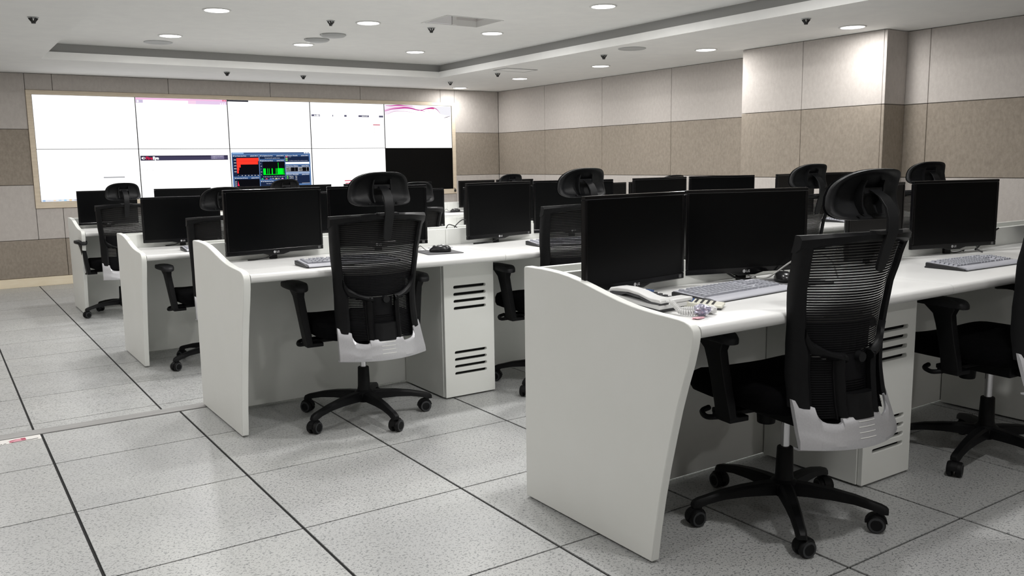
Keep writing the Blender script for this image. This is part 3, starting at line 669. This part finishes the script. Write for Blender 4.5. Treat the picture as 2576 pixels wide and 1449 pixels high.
def chair_proto():
    t = thing('office_chair', '-', 'chair')
    P = MT['plastic']
    # seat cushion
    q = MB().use(MT['fabric']); rings = []; n = 40
    for f, z in ((.90, .405), (.97, .412), (1.0, .435), (1.0, .462), (.97, .480), (.88, .490), (.6, .494), (.2, .494)):
        ring = []
        for k in range(n):
            a = k*2*PI/n; cx, sy = math.cos(a), math.sin(a); ex = 2/4.2
            x = .245*f*math.copysign(abs(cx)**ex, cx); y = .035+.235*f*math.copysign(abs(sy)**ex, sy)
            ring.append((x, y, z-(.035*max(0, (y-.15)/.12)**2 if z > .42 else .012*max(0, (y-.15)/.12)**2)+.012*(x/.245)**2))
        rings.append(ring)
    q.loft(rings); q.obj('seat', t, 60)
    # mechanism under the seat
    q = MB().use(P); q.box(-.085, .085, -.13, .13, .355, .408); q.box(-.05, .05, -.24, -.12, .36, .385); q.box(-.27, .27, -.02, .05, .385, .403)
    q.cyl((0, .09, .36), (0, .09, .30), .034, .030, 18); q.tube([(.08, .06, .38), (.17, .08, .375), (.25, .08, .365)], .007, 8); q.obj('tilt_mechanism', t, 40, bevel=.004)
    MB().use(MT['silver']).box(.03, .075, -.15, -.12, .335, .352).obj('label_plate', t)
    # gas lift and base
    MB().use(MT['chrome']).cyl((0, 0, .235), (0, 0, .356), .0145, n=20).obj('gas_lift', t, 40)
    q = MB().use(P); q.lathe([(.0005, .075), (.026, .075), (.026, .09), (.042, .095), (.045, .125), (.032, .135), (.029, .15), (.026, .24), (.024, .243), (.0005, .243)], 26); q.obj('column', t, 40)
    cast = MB().use(MT['wheel'])
    for s_ in (-1, 1):
        cast.use(MT['wheel']).lathe([(.0005, s_*.005), (.024, s_*.005), (.0285, s_*.008), (.0285, s_*.020), (.0255, s_*.025), (.0005, s_*.025)], 22, (0, .012, .0285), 'x')
        cast.use(MT['wheelring']).lathe([(.019, s_*.0252), (.0245, s_*.0252), (.0245, s_*.0262), (.019, s_*.0262)], 22, (0, .012, .0285), 'x')
        cast.use(MT['plastic']).lathe([(.0005, s_*.0255), (.019, s_*.0255), (.017, s_*.0275), (.0005, s_*.0275)], 20, (0, .012, .0285), 'x')
    hood = []
    for k in range(9):
        a = PI*(.02+k*.98/8); hood.append([(x, .012-.034*math.cos(a), .0285+.034*math.sin(a)) for x in (-.011, .011)]+[(x, .012-.026*math.cos(a), .0285+.026*math.sin(a)) for x in (.011, -.011)])
    cast.use(P).loft(hood); cast.cyl((0, 0, .05), (0, 0, .075), .011, n=12); cast = cast.mesh('caster', 40)
    leg = MB().use(P); rings = []
    for x, zt, zb_, w in ((.02, .128, .085, .026), (.08, .127, .088, .024), (.15, .121, .088, .021), (.22, .110, .083, .0185), (.275, .096, .072, .017), (.300, .090, .062, .0165), (.316, .083, .062, .015), (.322, .076, .062, .012)):
        rings.append([(x, -w, zb_), (x, w, zb_), (x, w*.92, zt-.008), (x, w*.55, zt), (x, -w*.55, zt), (x, -w*.92, zt-.008)])
    leg = leg.loft(rings).mesh('base_leg', 35)
    for k in range(5):
        o = put('base_leg', leg, t, loc=(0, 0, 0)); o.rotation_euler = (0, 0, math.radians(BASE_A+72*k))
        c = put('caster', cast, o, loc=(.298, 0, 0)); c.rotation_euler = (0, 0, math.radians((200, 35, 120, 300, 80)[k]-BASE_A-72*k))
    # armrests
    for s_ in (-1, 1):
        q = MB().use(P); rings = []
        for z, yc, wy, wx in ((.385, -.01, .036, .013), (.43, -.008, .034, .015), (.50, .0, .032, .016), (.56, .008, .034, .016), (.60, .014, .038, .016), (.630, .022, .062, .018), (.640, .025, .075, .022)):
            x = s_*(.262+.03*(z-.385)/.25); rings.append([(x-wx, yc-wy, z), (x+wx, yc-wy, z), (x+wx*1.1, yc, z), (x+wx, yc+wy, z), (x-wx, yc+wy, z), (x-wx*1.1, yc, z)])
        q.loft(rings); q.box(min(s_*.2, s_*.276), max(s_*.2, s_*.276), -.045, .04, .372, .39)
        q.tube([(s_*.265, .02, .378), (s_*.285, .055, .372), (s_*.27, .095, .378), (s_*.235, .10, .385)], .009, 8)
        a = q.obj('armrest', t, 40, bevel=.003)
        q = MB().use(MT['plastic_m']); rings = []; n = 28
        for f, z in ((.93, .636), (1, .641), (1, .654), (.95, .661), (.6, .664), (.1, .664)):
            ring = []
            for k in range(n):
                an = k*2*PI/n; cx, sy = math.cos(an), math.sin(an); x = .043*f*math.copysign(abs(cx)**.7, cx); y = .125*f*math.copysign(abs(sy)**.75, sy)
                ring.append((s_*.295+x, .045+y, z-.012*max(0, (abs(y)-.06)/.065)**2))
            rings.append(ring)
        q.loft(rings); q.obj('arm_pad', a, 50)
    # backrest frame: posts, top bar, lower yoke with two openings and a central recess
    q = MB().use(P); zs = [.455+i*(.955-.455)/24 for i in range(25)]
    for s_ in (-1, 1):
        A = [(s_*interp(HW, z), z) for z in zs]
        B = [(s_*(interp(HW, z)-(.034 if z > .66 else (.034+.013*min(1, (.66-z)/.045)))), z) for z in zs]
        strip(q, A, B, 4, .026)
        # yoke arm sweeping from the post down to the inner strut
        U = [(.166, .705), (.155, .673), (.144, .654), (.128, .641), (.107, .628), (.082, .619), (.052, .615)]
        Lw = [(.160, .640), (.152, .628), (.144, .614), (.125, .608), (.105, .602), (.082, .596), (.052, .585)]
        strip(q, [(s_*a, b) for a, b in U], [(s_*a, b) for a, b in Lw], 3, .027)
        zz = [.43+i*(.612-.43)/10 for i in range(11)]
        strip(q, [(s_*.052, z) for z in zz], [(s_*.075, z) for z in zz], 2, .028)
        zz = [.42+i*.19/8 for i in range(9)]
        strip(q, [(s_*.075, z) for z in zz], [(s_*.079, z) for z in zz], 1, .05, .024)
        strip(q, [(s_*.146, z) for z in zz], [(s_*.142, z) for z in zz], 1, .05, .024)
    sx = [-1+i/14 for i in range(29)]
    zt = lambda s_: .966+.010*(1-s_*s_)
    zl = lambda s_: .915+.036*(1-abs(s_)**2.2)
    hwt = .222
    strip(q, [(s_*hwt*(1 if abs(s_) < 1 else 1), zt(s_)) for s_ in sx], [(s_*hwt*.985, zl(s_)) for s_ in sx], 4, .030, .002)
    zz = [.422+i*(.496-.422)/5 for i in range(6)]
    strip(q, [(-.053, z) for z in zz], [(.053, z) for z in zz], 6, .027)
    q.obj('back_frame', t, 40)
    # silver shell at the bottom with scooped cut-outs below the two openings
    q = MB().use(MT['silver']); pts = [0, .025, .05, .0765, .078, .086, .10, .120, .132, .139, .1435, .1445, .168, .1925]
    tp = [.430, .4295, .4285, .427, .4155, .4115, .412, .415, .421, .430, .443, .459, .468, .480]
    top = [(-x, z) for x, z in reversed(list(zip(pts, tp)))]+list(zip(pts, tp))[1:]
    A = [(x, z) for x, z in top]; B = [(x*1.055, .338+.004*(x/.19)**2) for x, z in top]
    strip(q, A, B, 6, .014, -.014)
    strip(q, [(x*1.05, .344) for x, z in top], [(x*1.055, .338) for x, z in top], 1, .035, .006)
    sh = q.obj('lower_shell', t, 28)
    g = MB().use(MT['lam_edge'])
    for z in (.416, .400, .384, .368):
        xs_ = [-.032+i*.064/6 for i in range(7)]
        g.loft([[(x, yb(x, z)-.0282, z-.0012), (x, yb(x, z)-.0282, z+.0012), (x, yb(x, z)-.0292, z+.0008), (x, yb(x, z)-.0292, z-.0008)] for x in xs_])
    g.obj('groove_lines', sh)
    # netting: fine horizontal cords stretched across the frame
    q = MB().use(MT['net']); z = .425
    while z < .952:
        w = interp(HW, z)-.010; nn = 14; sag = .010
        lin = [(-w+2*w*i/nn) for i in range(nn+1)]
        hh = .0026 if z > .70 else .0027
        f = lambda x: z+.012*(1-(x/w)**2)*max(0, (z-.80)/.15)
        v = []
        for x in lin: v += [(x, yb(x, f(x))+.003, f(x)-hh), (x, yb(x, f(x))+.003, f(x)+hh)]
        q.add(v, [(2*i, 2*i+2, 2*i+3, 2*i+1) for i in range(nn)])
        if z > .70:
            q.use(MT['net2']); v = []
            for x in lin: v += [(x, yb(x, f(x))+.0045, f(x)+hh+.0003), (x, yb(x, f(x))+.0045, f(x)+hh+.0021)]
            q.add(v, [(2*i, 2*i+2, 2*i+3, 2*i+1) for i in range(nn)]); q.use(MT['net'])
        z += .0078 if z > .70 else .0070
    tag(q.obj('netting', t, fix=False), kind='stuff')
    # lumbar support in front of the netting, its adjuster in the central recess
    q = MB().use(MT['net']); zz = [.600+i*.105/7 for i in range(8)]
    strip(q, [(-.145, z+.008) for z in zz], [(.145, z+.008) for z in zz], 12, .010, .034)
    zz = [.530+i*.078/5 for i in range(6)]; strip(q, [(-.047, z) for z in zz], [(.047, z) for z in zz], 4, .010, .012)
    l = q.obj('lumbar_support', t, 50)
    MB().use(MT['plastic_m']).cyl((.012, yb(0, .598)+.006, .598), (.012, yb(0, .598)-.014, .598), .017, .015, 20).obj('knob', l, 40)
    # headrest: dished shell with cushion in front, ribs and the curved arm
    q = MB().use(MT['plastic_m']); n = 48; cz = 1.072
    def outl(a, f):
        cx, sy = math.cos(a), math.sin(a); ex = .55 if sy > 0 else .40
        x = .136*math.copysign(abs(cx)**ex, cx); z = .067*math.copysign(abs(sy)**(.62 if sy > 0 else .50), sy)
        x *= 1+.10*(-z/.072)*(1 if z < 0 else .9); z += .010*(1-(x/.14)**2)*(1 if z > 0 else .2)
        return x*f, z*f
    hy = lambda x, z: -.290+.022*(x/.14)**2-7.5*z*z-.06*z
    def hring(f, dy): return [(outl(k*2*PI/n, f)[0], hy(*outl(k*2*PI/n, f))+dy, cz+outl(k*2*PI/n, f)[1]) for k in range(n)]
    q.loft([hring(.03, .0125), hring(.5, .0125), hring(.9, .0118), hring(1.0, .010), hring(1.012, .003), hring(1.0, -.004), hring(.95, -.007), hring(.88, -.004), hring(.82, .003), hring(.74, .007), hring(.35, .009), hring(.03, .009)])
    q.cyl((-.062, hy(-.062, -.055)-.004, cz-.055), (-.062, hy(-.062, -.055)-.013, cz-.055), .0045, n=10); q.cyl((.062, hy(.062, -.055)-.004, cz-.055), (.062, hy(.062, -.055)-.013, cz-.055), .0045, n=10)
    for s_ in (-1, 1):
        R_ = []
        for z in (-.05, -.03, -.01, .01, .03, .045):
            x = s_*(.036+.006*math.cos(z*30)); d = .016*(1-abs(z)/.07); R_.append([(x-.004, hy(x, z)+.010, cz+z), (x+.004, hy(x, z)+.010, cz+z), (x+.003, hy(x, z)-.004-d, cz+z), (x-.003, hy(x, z)-.004-d, cz+z)])
        q.loft(R_)
    q.box(-.036, .036, hy(0, .02)-.012, hy(0, .02)+.012, cz+.008, cz+.024)
    hd = q.obj('headrest', t, 45)
    q = MB().use(MT['fabric']); q.loft([hring(.03, .0138), hring(.5, .0138), hring(.9, .013), hring(1.0, .0112), hring(1.015, .016), hring(.97, .024), hring(.85, .031), hring(.5, .035), hring(.03, .036)]); q.obj('headrest_cushion', hd, 60)
    q = MB().use(MT['plastic_m']); R_ = []; yt = yb(0, .97)
    for y, z, w in ((-.296, 1.090, .015), (-.316, 1.087, .019), (-.345, 1.070, .020), (-.368, 1.042, .020), (-.378, 1.008, .020), (-.378, .980, .020), (-.372, .958, .020), (-.360, .925, .019), (-.350, .890, .018), (-.342, .868, .015), (-.340, .860, .008)):
        R_.append([(-w, y-.004, z), (w, y-.004, z), (w, y+.006, z+.003), (-w, y+.006, z+.003)])
    q.loft(R_); q.box(-.045, .045, yt-.034, yt+.004, .968, .979); q.obj('headrest_arm', t, 40, bevel=.003)
    return t
BASE_A = 55.6
ch0 = chair_proto(); cu = [False]
def chair(x, y, zf, yaw, base, label):
    if not cu[0]: cu[0] = True; o = ch0; o.location = (x, y, zf); o.rotation_euler = (0, 0, math.radians(yaw)); o['label'] = label; o['group'] = 'black mesh office chairs'
    else: o = dup(ch0, (x, y, zf), math.radians(yaw), label, 'black mesh office chairs')
    d = math.radians(base-yaw-BASE_A)
    for c in o.children:
        if c.name.startswith('base_leg'): c.rotation_euler[2] += d
CH = [(1.297, -.745, 0, -3, 55.6, 'black mesh chair at the first seat of second row, silver shell fully visible'),
      (1.942, -2.65, 0, -7, 9.5, 'black mesh chair nearest the camera, at the first seat of the nearest row'),
      (3.06, -2.73, 0, -4, 42, 'black mesh chair cut off by right image edge, second seat of nearest row'),
      (2.385, -.765, 0, -2, 60, 'black mesh chair at the second seat of the second row, half hidden by end panel'),
      (3.95, -.93, 0, -6, 30, 'black mesh chair at the third seat of the second row, headrest seen sideways'),
      (5.10, -1.02, 0, -20, 30, 'black mesh chair at the fourth seat of the second row, under the pillar edge'),
      (1.17, 1.27, S, 2, 50, 'black mesh chair at the first seat of the third row, partly behind monitor'),
      (2.50, 1.22, S, -4, 20, 'black mesh chair at the second seat of the third row'),
      (4.93, 1.22, S, 0, 20, 'black mesh chair at the fourth seat of third row, only headrest top visible'),
      (1.02, 3.74, S, 4, 44, 'black mesh chair at the first seat of the farthest row, left end'),
      (2.43, 3.70, S, 0, 10, 'black mesh chair at the second seat of the farthest row, before the dashboard display'),
      (4.98, 3.70, S, -6, 10, 'black mesh chair at the fourth seat of the farthest row')]
for c in CH: chair(*c)

# ------------------------------------------------------------------ keyboards, mice and small things on the worktops
KEYROWS = [(-.0, [1]*15, .018)]
def keyboard_proto(sep):
    t = thing('keyboard', '-', 'keyboard')
    q = MB().use(MT['kb']); w = .225
    pf = [(-.095, .0035), (-.095, .007), (-.088, .012), (-.075, .0145), (-.052, .0155), (-.045, .014), (.060, .022), (.078, .0225), (.078, .0035)]
    q.prism_x(pf, -w+.012, w-.012); q.obj('body', t, 40)
    MB().use(MT['kbside']).prism_x([(-.094, 0), (-.094, .005), (.079, .006), (.079, 0)], -w+.004, w-.004).obj('underside', t)
    for s_ in (-1, 1):
      q = MB().use(MT['kbside']); q.prism_x([(-.090, .003), (-.088, .0075), (-.05, .0135), (.074, .0215), (.074, .003)], min(s_*(w-.012), s_*w), max(s_*(w-.012), s_*w)); q.obj('side_cheek', t, bevel=.002)
    zk = lambda y: .014+(y+.045)*.008/.105
    allk = MB().use(MT['key'])
    cache = {}
    def key(x, y, kw, kd=.0155):
        k = (round(kw, 4), kd)
        g = [[(-kw/2, -kd/2, 0), (kw/2, -kd/2, 0), (kw/2, kd/2, 0), (-kw/2, kd/2, 0)], [(-kw/2+.002, -kd/2+.0015, .0065), (kw/2-.002, -kd/2+.0015, .0065), (kw/2-.002, kd/2-.0025, .0072), (-kw/2+.002, kd/2-.0025, .0072)]]
        if sep:
            if k not in cache: cache[k] = MB().use(MT['key']).loft(g).mesh('key')
            put('key', cache[k], t, loc=(x, y, zk(y)))
        else: allk.loft([[(a+x, b+y, c+zk(y)) for a, b, c in r] for r in g])
    P_ = .0186; x0 = -.203
    lay = [(.058, [(0, 1)]+[(2+i*1+(.5 if i > 3 else 0)+(.5 if i > 7 else 0), 1) for i in range(12)]), (.036, [(i, 1) for i in range(13)]+[(13, 2)]),
           (.0175, [(0, 1.5)]+[(1.5+i, 1) for i in range(12)]+[(13.5, 1.5)]), (-.001, [(0, 1.75)]+[(1.75+i, 1) for i in range(11)]+[(12.75, 2.25)]),
           (-.0195, [(0, 2.25)]+[(2.25+i, 1) for i in range(10)]+[(12.25, 2.75)]), (-.038, [(0, 1.25), (1.25, 1.25), (2.5, 1.25), (3.75, 5.75), (9.5, 1.25), (10.75, 1.25), (12, 1.25), (13.25, 1.75)])]
    for y, ks in lay:
        for o, wd in ks: key(x0+P_*(o+wd/2), y, P_*wd-.0022)
    for y in (.058, .036, .0175):
        for i in range(3): key(x0+P_*(15.35+i+.5), y, P_-.0022)
    for i in range(3): key(x0+P_*(15.35+i+.5), -.038, P_-.0022)
    key(x0+P_*16.85, -.0195, P_-.0022)
    for j, y in enumerate((.036, .0175, -.001, -.0195, -.038)):
        for i in range(3): key(x0+P_*(18.65+i+.5), y, P_-.0022)
    if not sep: tag(allk.obj('keys', t), kind='stuff')
    return t
def place(o, loc, rz, label, group):
    o.location = loc; o.rotation_euler = (0, 0, math.radians(rz)); o['label'] = label; o['group'] = group; return o
kA = place(keyboard_proto(True), (1.885, -2.462, .735), 5, 'grey keyboard beside the white telephone in the nearest row', 'grey keyboards')
dup(kA, (3.225, -2.555, .735), math.radians(-1), 'grey keyboard at the second seat of the nearest row', 'grey keyboards')
kB = place(keyboard_proto(False), (1.245, -.735, .735), math.degrees(-.04), 'grey keyboard at the first seat of the second row, behind the chair', 'grey keyboards')
for x, y, z, rz, lab in ((2.57, -.67, .735, -8, 'second seat of the second row'), (5.14, -.62, .735, 6, 'fourth seat of the second row'), (1.235, 1.385, .735+S, -3, 'first seat of the third row'),
                         (3.9, -.66, .735, 0, 'third seat of the second row')):
    dup(kB, (x, y, z), math.radians(rz), f'grey keyboard with black cheeks at the {lab}', 'grey keyboards')
def mouse_proto():
    t = thing('mouse', '-', 'mouse'); q = MB().use(MT['mouse']); rings = []; n = 24
    for f, z in ((.93, .0), (1, .004), (1, .012), (.93, .022), (.75, .031), (.45, .036), (.05, .0375)):
        rings.append([(.031*f*math.copysign(abs(math.cos(k*2*PI/n))**.8, math.cos(k*2*PI/n))*(1-.10*math.sin(k*2*PI/n)), .056*f*math.copysign(abs(math.sin(k*2*PI/n))**.85, math.sin(k*2*PI/n)), z-.008*max(0, math.sin(k*2*PI/n))*(z > .015)) for k in range(n)])
    q.loft(rings); q.obj('shell', t, 60)
    MB().use(MT['dkgrey']).lathe([(.0005, -.004), (.009, -.004), (.009, .004), (.0005, .004)], 14, (0, .030, .0245), 'x').obj('scroll_wheel', t, 40)
    MB().use(MT['mouse']).tube([(0, .052, .008), (.004, .075, .012), (.02, .10, .03), (.05, .115, .012), (.07, .118, .003)], .0018, 6).obj('cord', t, 40)
    return t
m0 = place(mouse_proto(), (2.235, -2.388, .739), -35, 'black mouse on the grey pad beside the nearest chair', 'black mice')
dup(m0, (1.800, -.612, .739), math.radians(62), 'black mouse on the grey pad at the first seat of second row', 'black mice')
dup(m0, (4.53, 3.925, .739+S), math.radians(60), 'black mouse at the farthest row, before the video wall corner', 'black mice')
def padm(x, y, z, rz, w, d, lab):
    o = MB().use(MT['pad']).prism_z([(-w/2+.008, -d/2), (w/2-.008, -d/2), (w/2, -d/2+.008), (w/2, d/2-.008), (w/2-.008, d/2), (-w/2+.008, d/2), (-w/2, d/2-.008), (-w/2, -d/2+.008)], 0, .0035).obj('mouse_pad', loc=(x, y, z))
    o.rotation_euler = (0, 0, math.radians(rz)); tag(o, lab, 'mouse pad', 'grey mouse pads')
padm(2.27, -2.415, .7352, -4, .20, .19, 'grey mouse pad behind the nearest chair')
padm(1.80, -.595, .7352, -8, .19, .22, 'grey mouse pad above the vented cabinet in the second row')
padm(4.53, 3.93, .7352+S, 0, .22, .2, 'grey mouse pad in the farthest row')
q = MB().use(MT['kb']); q.box(-.06, .06, -.03, .03, 0, .003); o = q.obj('card', loc=(1.92, -.40, .7352)); o.rotation_euler = (0, 0, .1); tag(o, 'thin light grey card lying behind the mouse in the second row', 'card')
q = MB().use(MT['logo']); q.box(-.05, .05, -.03, .03, 0, .002); o = q.obj('card', loc=(1.735, -.42, .7352)); o.rotation_euler = (0, 0, .5); tag(o, 'small grey card behind the mouse pad in the second row', 'card')

# telephone
def telephone():
    t = thing('telephone', 'white desk telephone with coiled cord beside the curved end panel', 'telephone', (1.490, -2.492, .735), math.radians(5))
    MB().use(MT['dkgrey']).prism_x([(-.088, 0), (-.088, .010), (.092, .024), (.092, 0)], -.070, .072).obj('base', t, bevel=.002)
    MB().use(MT['white']).prism_x([(-.096, .010), (-.098, .022), (-.088, .025), (-.045, .026), (.098, .040), (.098, .024)], -.074, .076).obj('housing', t, bevel=.003)
    q = MB().use(MT['white']); q.box(-.020, .076, -.098, -.050, .024, .036); q.obj('front_block', t, bevel=.004)
    q = MB().use(MT['white']); R_ = []
    for y, z, h_ in ((.112, .050, .010), (.106, .058, .016), (.075, .0635, .015), (.03, .0635, .013), (-.015, .057, .012), (-.050, .047, .012), (-.064, .045, .014), (-.096, .0435, .014), (-.101, .038, .008)):
        R_.append([(-.074, y, z-h_), (-.030, y, z-h_), (-.027, y, z-.004), (-.032, y, z), (-.070, y, z), (-.076, y, z-.004)])
    q.loft(R_); hs = q.obj('handset', t, 35, bevel=.0015)
    q = MB().use(MT['dkgrey']); R_ = []
    for y, zt_, h_ in ((.108, .046, .008), (.095, .049, .014), (.062, .0495, .011), (.045, .050, .006), (-.01, .046, .006), (-.045, .036, .008), (-.065, .031, .007), (-.095, .030, .006)):
        R_.append([(-.072, y, zt_-h_), (-.032, y, zt_-h_), (-.030, y, zt_), (-.075, y, zt_)])
    q.loft(R_); q.obj('handset_underside', hs, 35)
    MB().use(MT['lcd']).box(-.015, .066, .050, .082, .034, .041).obj('display', t)
    q = MB().use(MT['dkgrey'])
    for i in range(3):
        for j in range(4): x = .002+.024*i; y = .034-.021*j; z = .026+(y+.045)*.098; q.box(x-.008, x+.008, y-.006, y+.006, z, z+.004)
    tag(q.obj('keypad', t), kind='stuff')
    path = [Vector(p) for p in ((-.050, -.099, .034), (-.046, -.118, .034), (-.048, -.136, .024), (-.052, -.156, .012), (-.044, -.182, .010), (-.020, -.196, .010), (.006, -.184, .010), (.016, -.160, .010), (.004, -.138, .010), (-.020, -.126, .010))]
    Q = [path[0]*2-path[1]]+path+[path[-1]*2-path[-2]]; L_ = []
    for i in range(1, len(Q)-2):
        for k in range(30):
            a = k/30; A, B_, C_, D_ = Q[i-1:i+3]; L_.append(.5*((2*B_)+(C_-A)*a+(2*A-5*B_+4*C_-D_)*a*a+(3*B_-A-3*C_+D_)*a**3))
    H = []
    for i, p in enumerate(L_):
        d = (L_[min(i+1, len(L_)-1)]-L_[max(i-1, 0)]).normalized(); a = d.cross(Vector((0, 0, 1))); a = a.normalized() if a.length > .05 else Vector((1, 0, 0)); b = d.cross(a)
        an = i*2*PI/7.2; rr = .0060 if i > 24 else .0015; H.append(p+(a*math.cos(an)+b*math.sin(an))*rr)
    MB().use(MT['white']).tube(H, .0026, 5, 1).obj('coiled_cord', t, 60)
telephone()
t = thing('calculator', 'cream calculator with blue display beside the telephone', 'calculator', (1.606, -2.598, .735), math.radians(36))
q = MB().use(MT['cream']); q.prism_x([(-.060, .006), (-.058, .013), (.035, .021), (.060, .028), (.060, .006)], -.040, .040); q.obj('body', t, bevel=.003)
MB().use(MT['dkgrey']).box(-.036, .036, -.055, .056, 0, .006).obj('underside', t)
MB().use(MT['lcd']).add([(-.033, .032, .0212), (.033, .032, .0212), (.033, .057, .0276), (-.033, .057, .0276)], [(0, 1, 2, 3)]).obj('display', t)
q = MB().use(MT['dkgrey'])
for i in range(5):
    for j in range(4): x = -.028+.014*i; y = .022-.017*j; z = .0132+(y+.058)*.086-.001; q.box(x-.0034, x+.0034, y-.0034, y+.0034, z, z+.003)
tag(q.obj('buttons', t), kind='stuff')
def crumple(name, loc, r, sc, m, label, cat, seed, sub=3):
    rn_ = random.Random(seed); b = bmesh.new(); bmesh.ops.create_icosphere(b, subdivisions=sub, radius=r)
    for v in b.verts:
        v.co *= 1+rn_.uniform(-.28, .22); v.co = Vector((v.co.x*sc[0], v.co.y*sc[1], v.co.z*sc[2]))
    mz = min(v.co.z for v in b.verts)
    for v in b.verts: v.co.z -= mz
    me = bpy.data.meshes.new(name); b.to_mesh(me); b.free(); me.materials.append(m)
    o = put(name, me, loc=loc); tag(o, label, cat); return o
crumple('candy_wrapper', (1.490, -2.700, .7352), .021, (1.2, .95, .8), MT['foil'], 'crumpled violet foil wrapper near the front edge of nearest desk', 'wrapper', 3)
crumple('candy_wrapper', (1.452, -2.722, .7352), .020, (1.1, .6, .14), MT['pinkfilm'], 'flat pink film wrapper lying under the violet foil', 'wrapper', 5, 2)
crumple('candy', (1.540, -2.692, .7352), .015, (1.2, 1, .9), MT['white'], 'small white wrapped candy beside the violet foil wrapper', 'candy', 9, 2)

# loose cables behind the monitors
def cable(pts, r, m, label):
    o = MB().use(MT[m]).tube(pts, r, 7, 6).obj('cable', None, 60); tag(o, label, 'cable', 'loose desk cables'); return o
z = .735
cable([(2.165, -2.262, z+.030), (2.195, -2.285, z+.008), (2.235, -2.305, z+.006), (2.265, -2.322, z+.022), (2.32, -2.358, z+.068), (2.39, -2.395, z+.10), (2.45, -2.43, z+.07), (2.47, -2.45, z+.004)], .0034, 'greycable', 'grey network cable rising behind the nearest chair')
cable([(2.11, -2.230, z+.030), (2.14, -2.25, z+.010), (2.19, -2.262, z+.004), (2.24, -2.255, z+.004)], .004, 'blackcable', 'thick black cable under the right monitor of the nearest first seat')
cable([(2.13, -2.228, z+.028), (2.18, -2.235, z+.008), (2.22, -2.23, z+.012), (2.235, -2.245, z+.003)], .0022, 'blackcable', 'thin black wire loop beside the grey network cable')
cable([(3.72, -2.33, z+.003), (3.735, -2.3, z+.012), (3.76, -2.28, z+.024), (3.80, -2.25, z+.032), (3.90, -2.22, z+.034), (3.96, -2.213, z+.032)], .003, 'blackcable', 'black cable looping under the right monitor of the nearest second seat')
cable([(3.80, -2.255, z+.004), (3.90, -2.235, z+.03), (4.02, -2.218, z+.07), (4.08, -2.214, z+.088)], .0045, 'blackcable', 'thick black cable rising to the panel behind the cut-off chair')
cable([(3.58, -2.232, z+.02), (3.60, -2.25, z+.004), (3.64, -2.26, z+.004), (3.68, -2.265, z+.010), (3.70, -2.25, z+.003)], .0022, 'blackcable', 'thin curly black wire behind the second keyboard of nearest row')
cable([(2.33, -.352, z+.03), (2.29, -.345, z+.012), (2.23, -.335, z+.004), (2.17, -.328, z+.003)], .0036, 'blackcable', 'black cable under the left monitor of second seat in second row')
cable([(1.03, -.352, z+.03), (1.00, -.345, z+.012), (.95, -.335, z+.004), (.91, -.33, z+.003)], .0030, 'blackcable', 'black cable under the leftmost monitor of the second row')
cable([(1.10, 1.80, z+S+.03), (1.06, 1.81, z+S+.010), (1.00, 1.825, z+S+.004)], .0032, 'blackcable', 'black cable under the leftmost monitor of the third row')
cable([(2.082, -.17, .79), (2.092, -.17, .826), (2.105, -.17, .838), (2.123, -.17, .835), (2.154, -.17, .822), (2.168, -.17, .80)], .0028, 'blackcable', 'thin black wire loop above the cable trough behind the second row')
cable([(2.138, -.168, .79), (2.146, -.168, .822), (2.16, -.168, .838), (2.187, -.168, .857), (2.208, -.168, .861), (2.236, -.168, .845), (2.26, -.168, .80)], .0028, 'blackcable', 'black wire rising steeply from the cable trough behind second row')
# floor sticker
t = thing('floor_sticker', 'white floor sticker with red mark by the step trim', 'sticker', (0, 0, .0006))
MB().use(MT['paper']).box(-.44, -.006, -.196, -.124, 0, .0006).obj('paper', t)
q = MB().use(MT['pink_ink']); q.add([(-.128, -.186, .0009), (-.065, -.186, .0009), (-.065, -.145, .0009), (-.095, -.140, .0009), (-.126, -.150, .0009)], [(0, 1, 2, 3, 4)])
q.use(MT['red_ink']); q.add([(-.082, -.172, .0011), (-.064, -.172, .0011), (-.066, -.138, .0011), (-.084, -.138, .0011)], [(0, 1, 2, 3)]); q.add([(-.135, -.160, .0011), (-.10, -.142, .0011), (-.10, -.148, .0011), (-.125, -.166, .0011)], [(0, 1, 2, 3)]); q.add([(-.130, -.186, .0011), (-.115, -.186, .0011), (-.112, -.176, .0011), (-.130, -.176, .0011)], [(0, 1, 2, 3)]); q.obj('red_mark', t)
q = MB().use(MT['black_ink']); q.add([(-.122, -.192, .0012), (-.018, -.184, .0012), (-.018, -.177, .0012), (-.122, -.185, .0012)], [(0, 1, 2, 3)])
for k, w in enumerate((.010, .006, .009, .004, .009, .005, .008, .010)): x = -.142-.016*k; q.add([(x-w, -.192, .0012), (x, -.191, .0012), (x, -.185, .0012), (x-w, -.186, .0012)], [(0, 1, 2, 3)])
q.obj('print', t, fix=False)
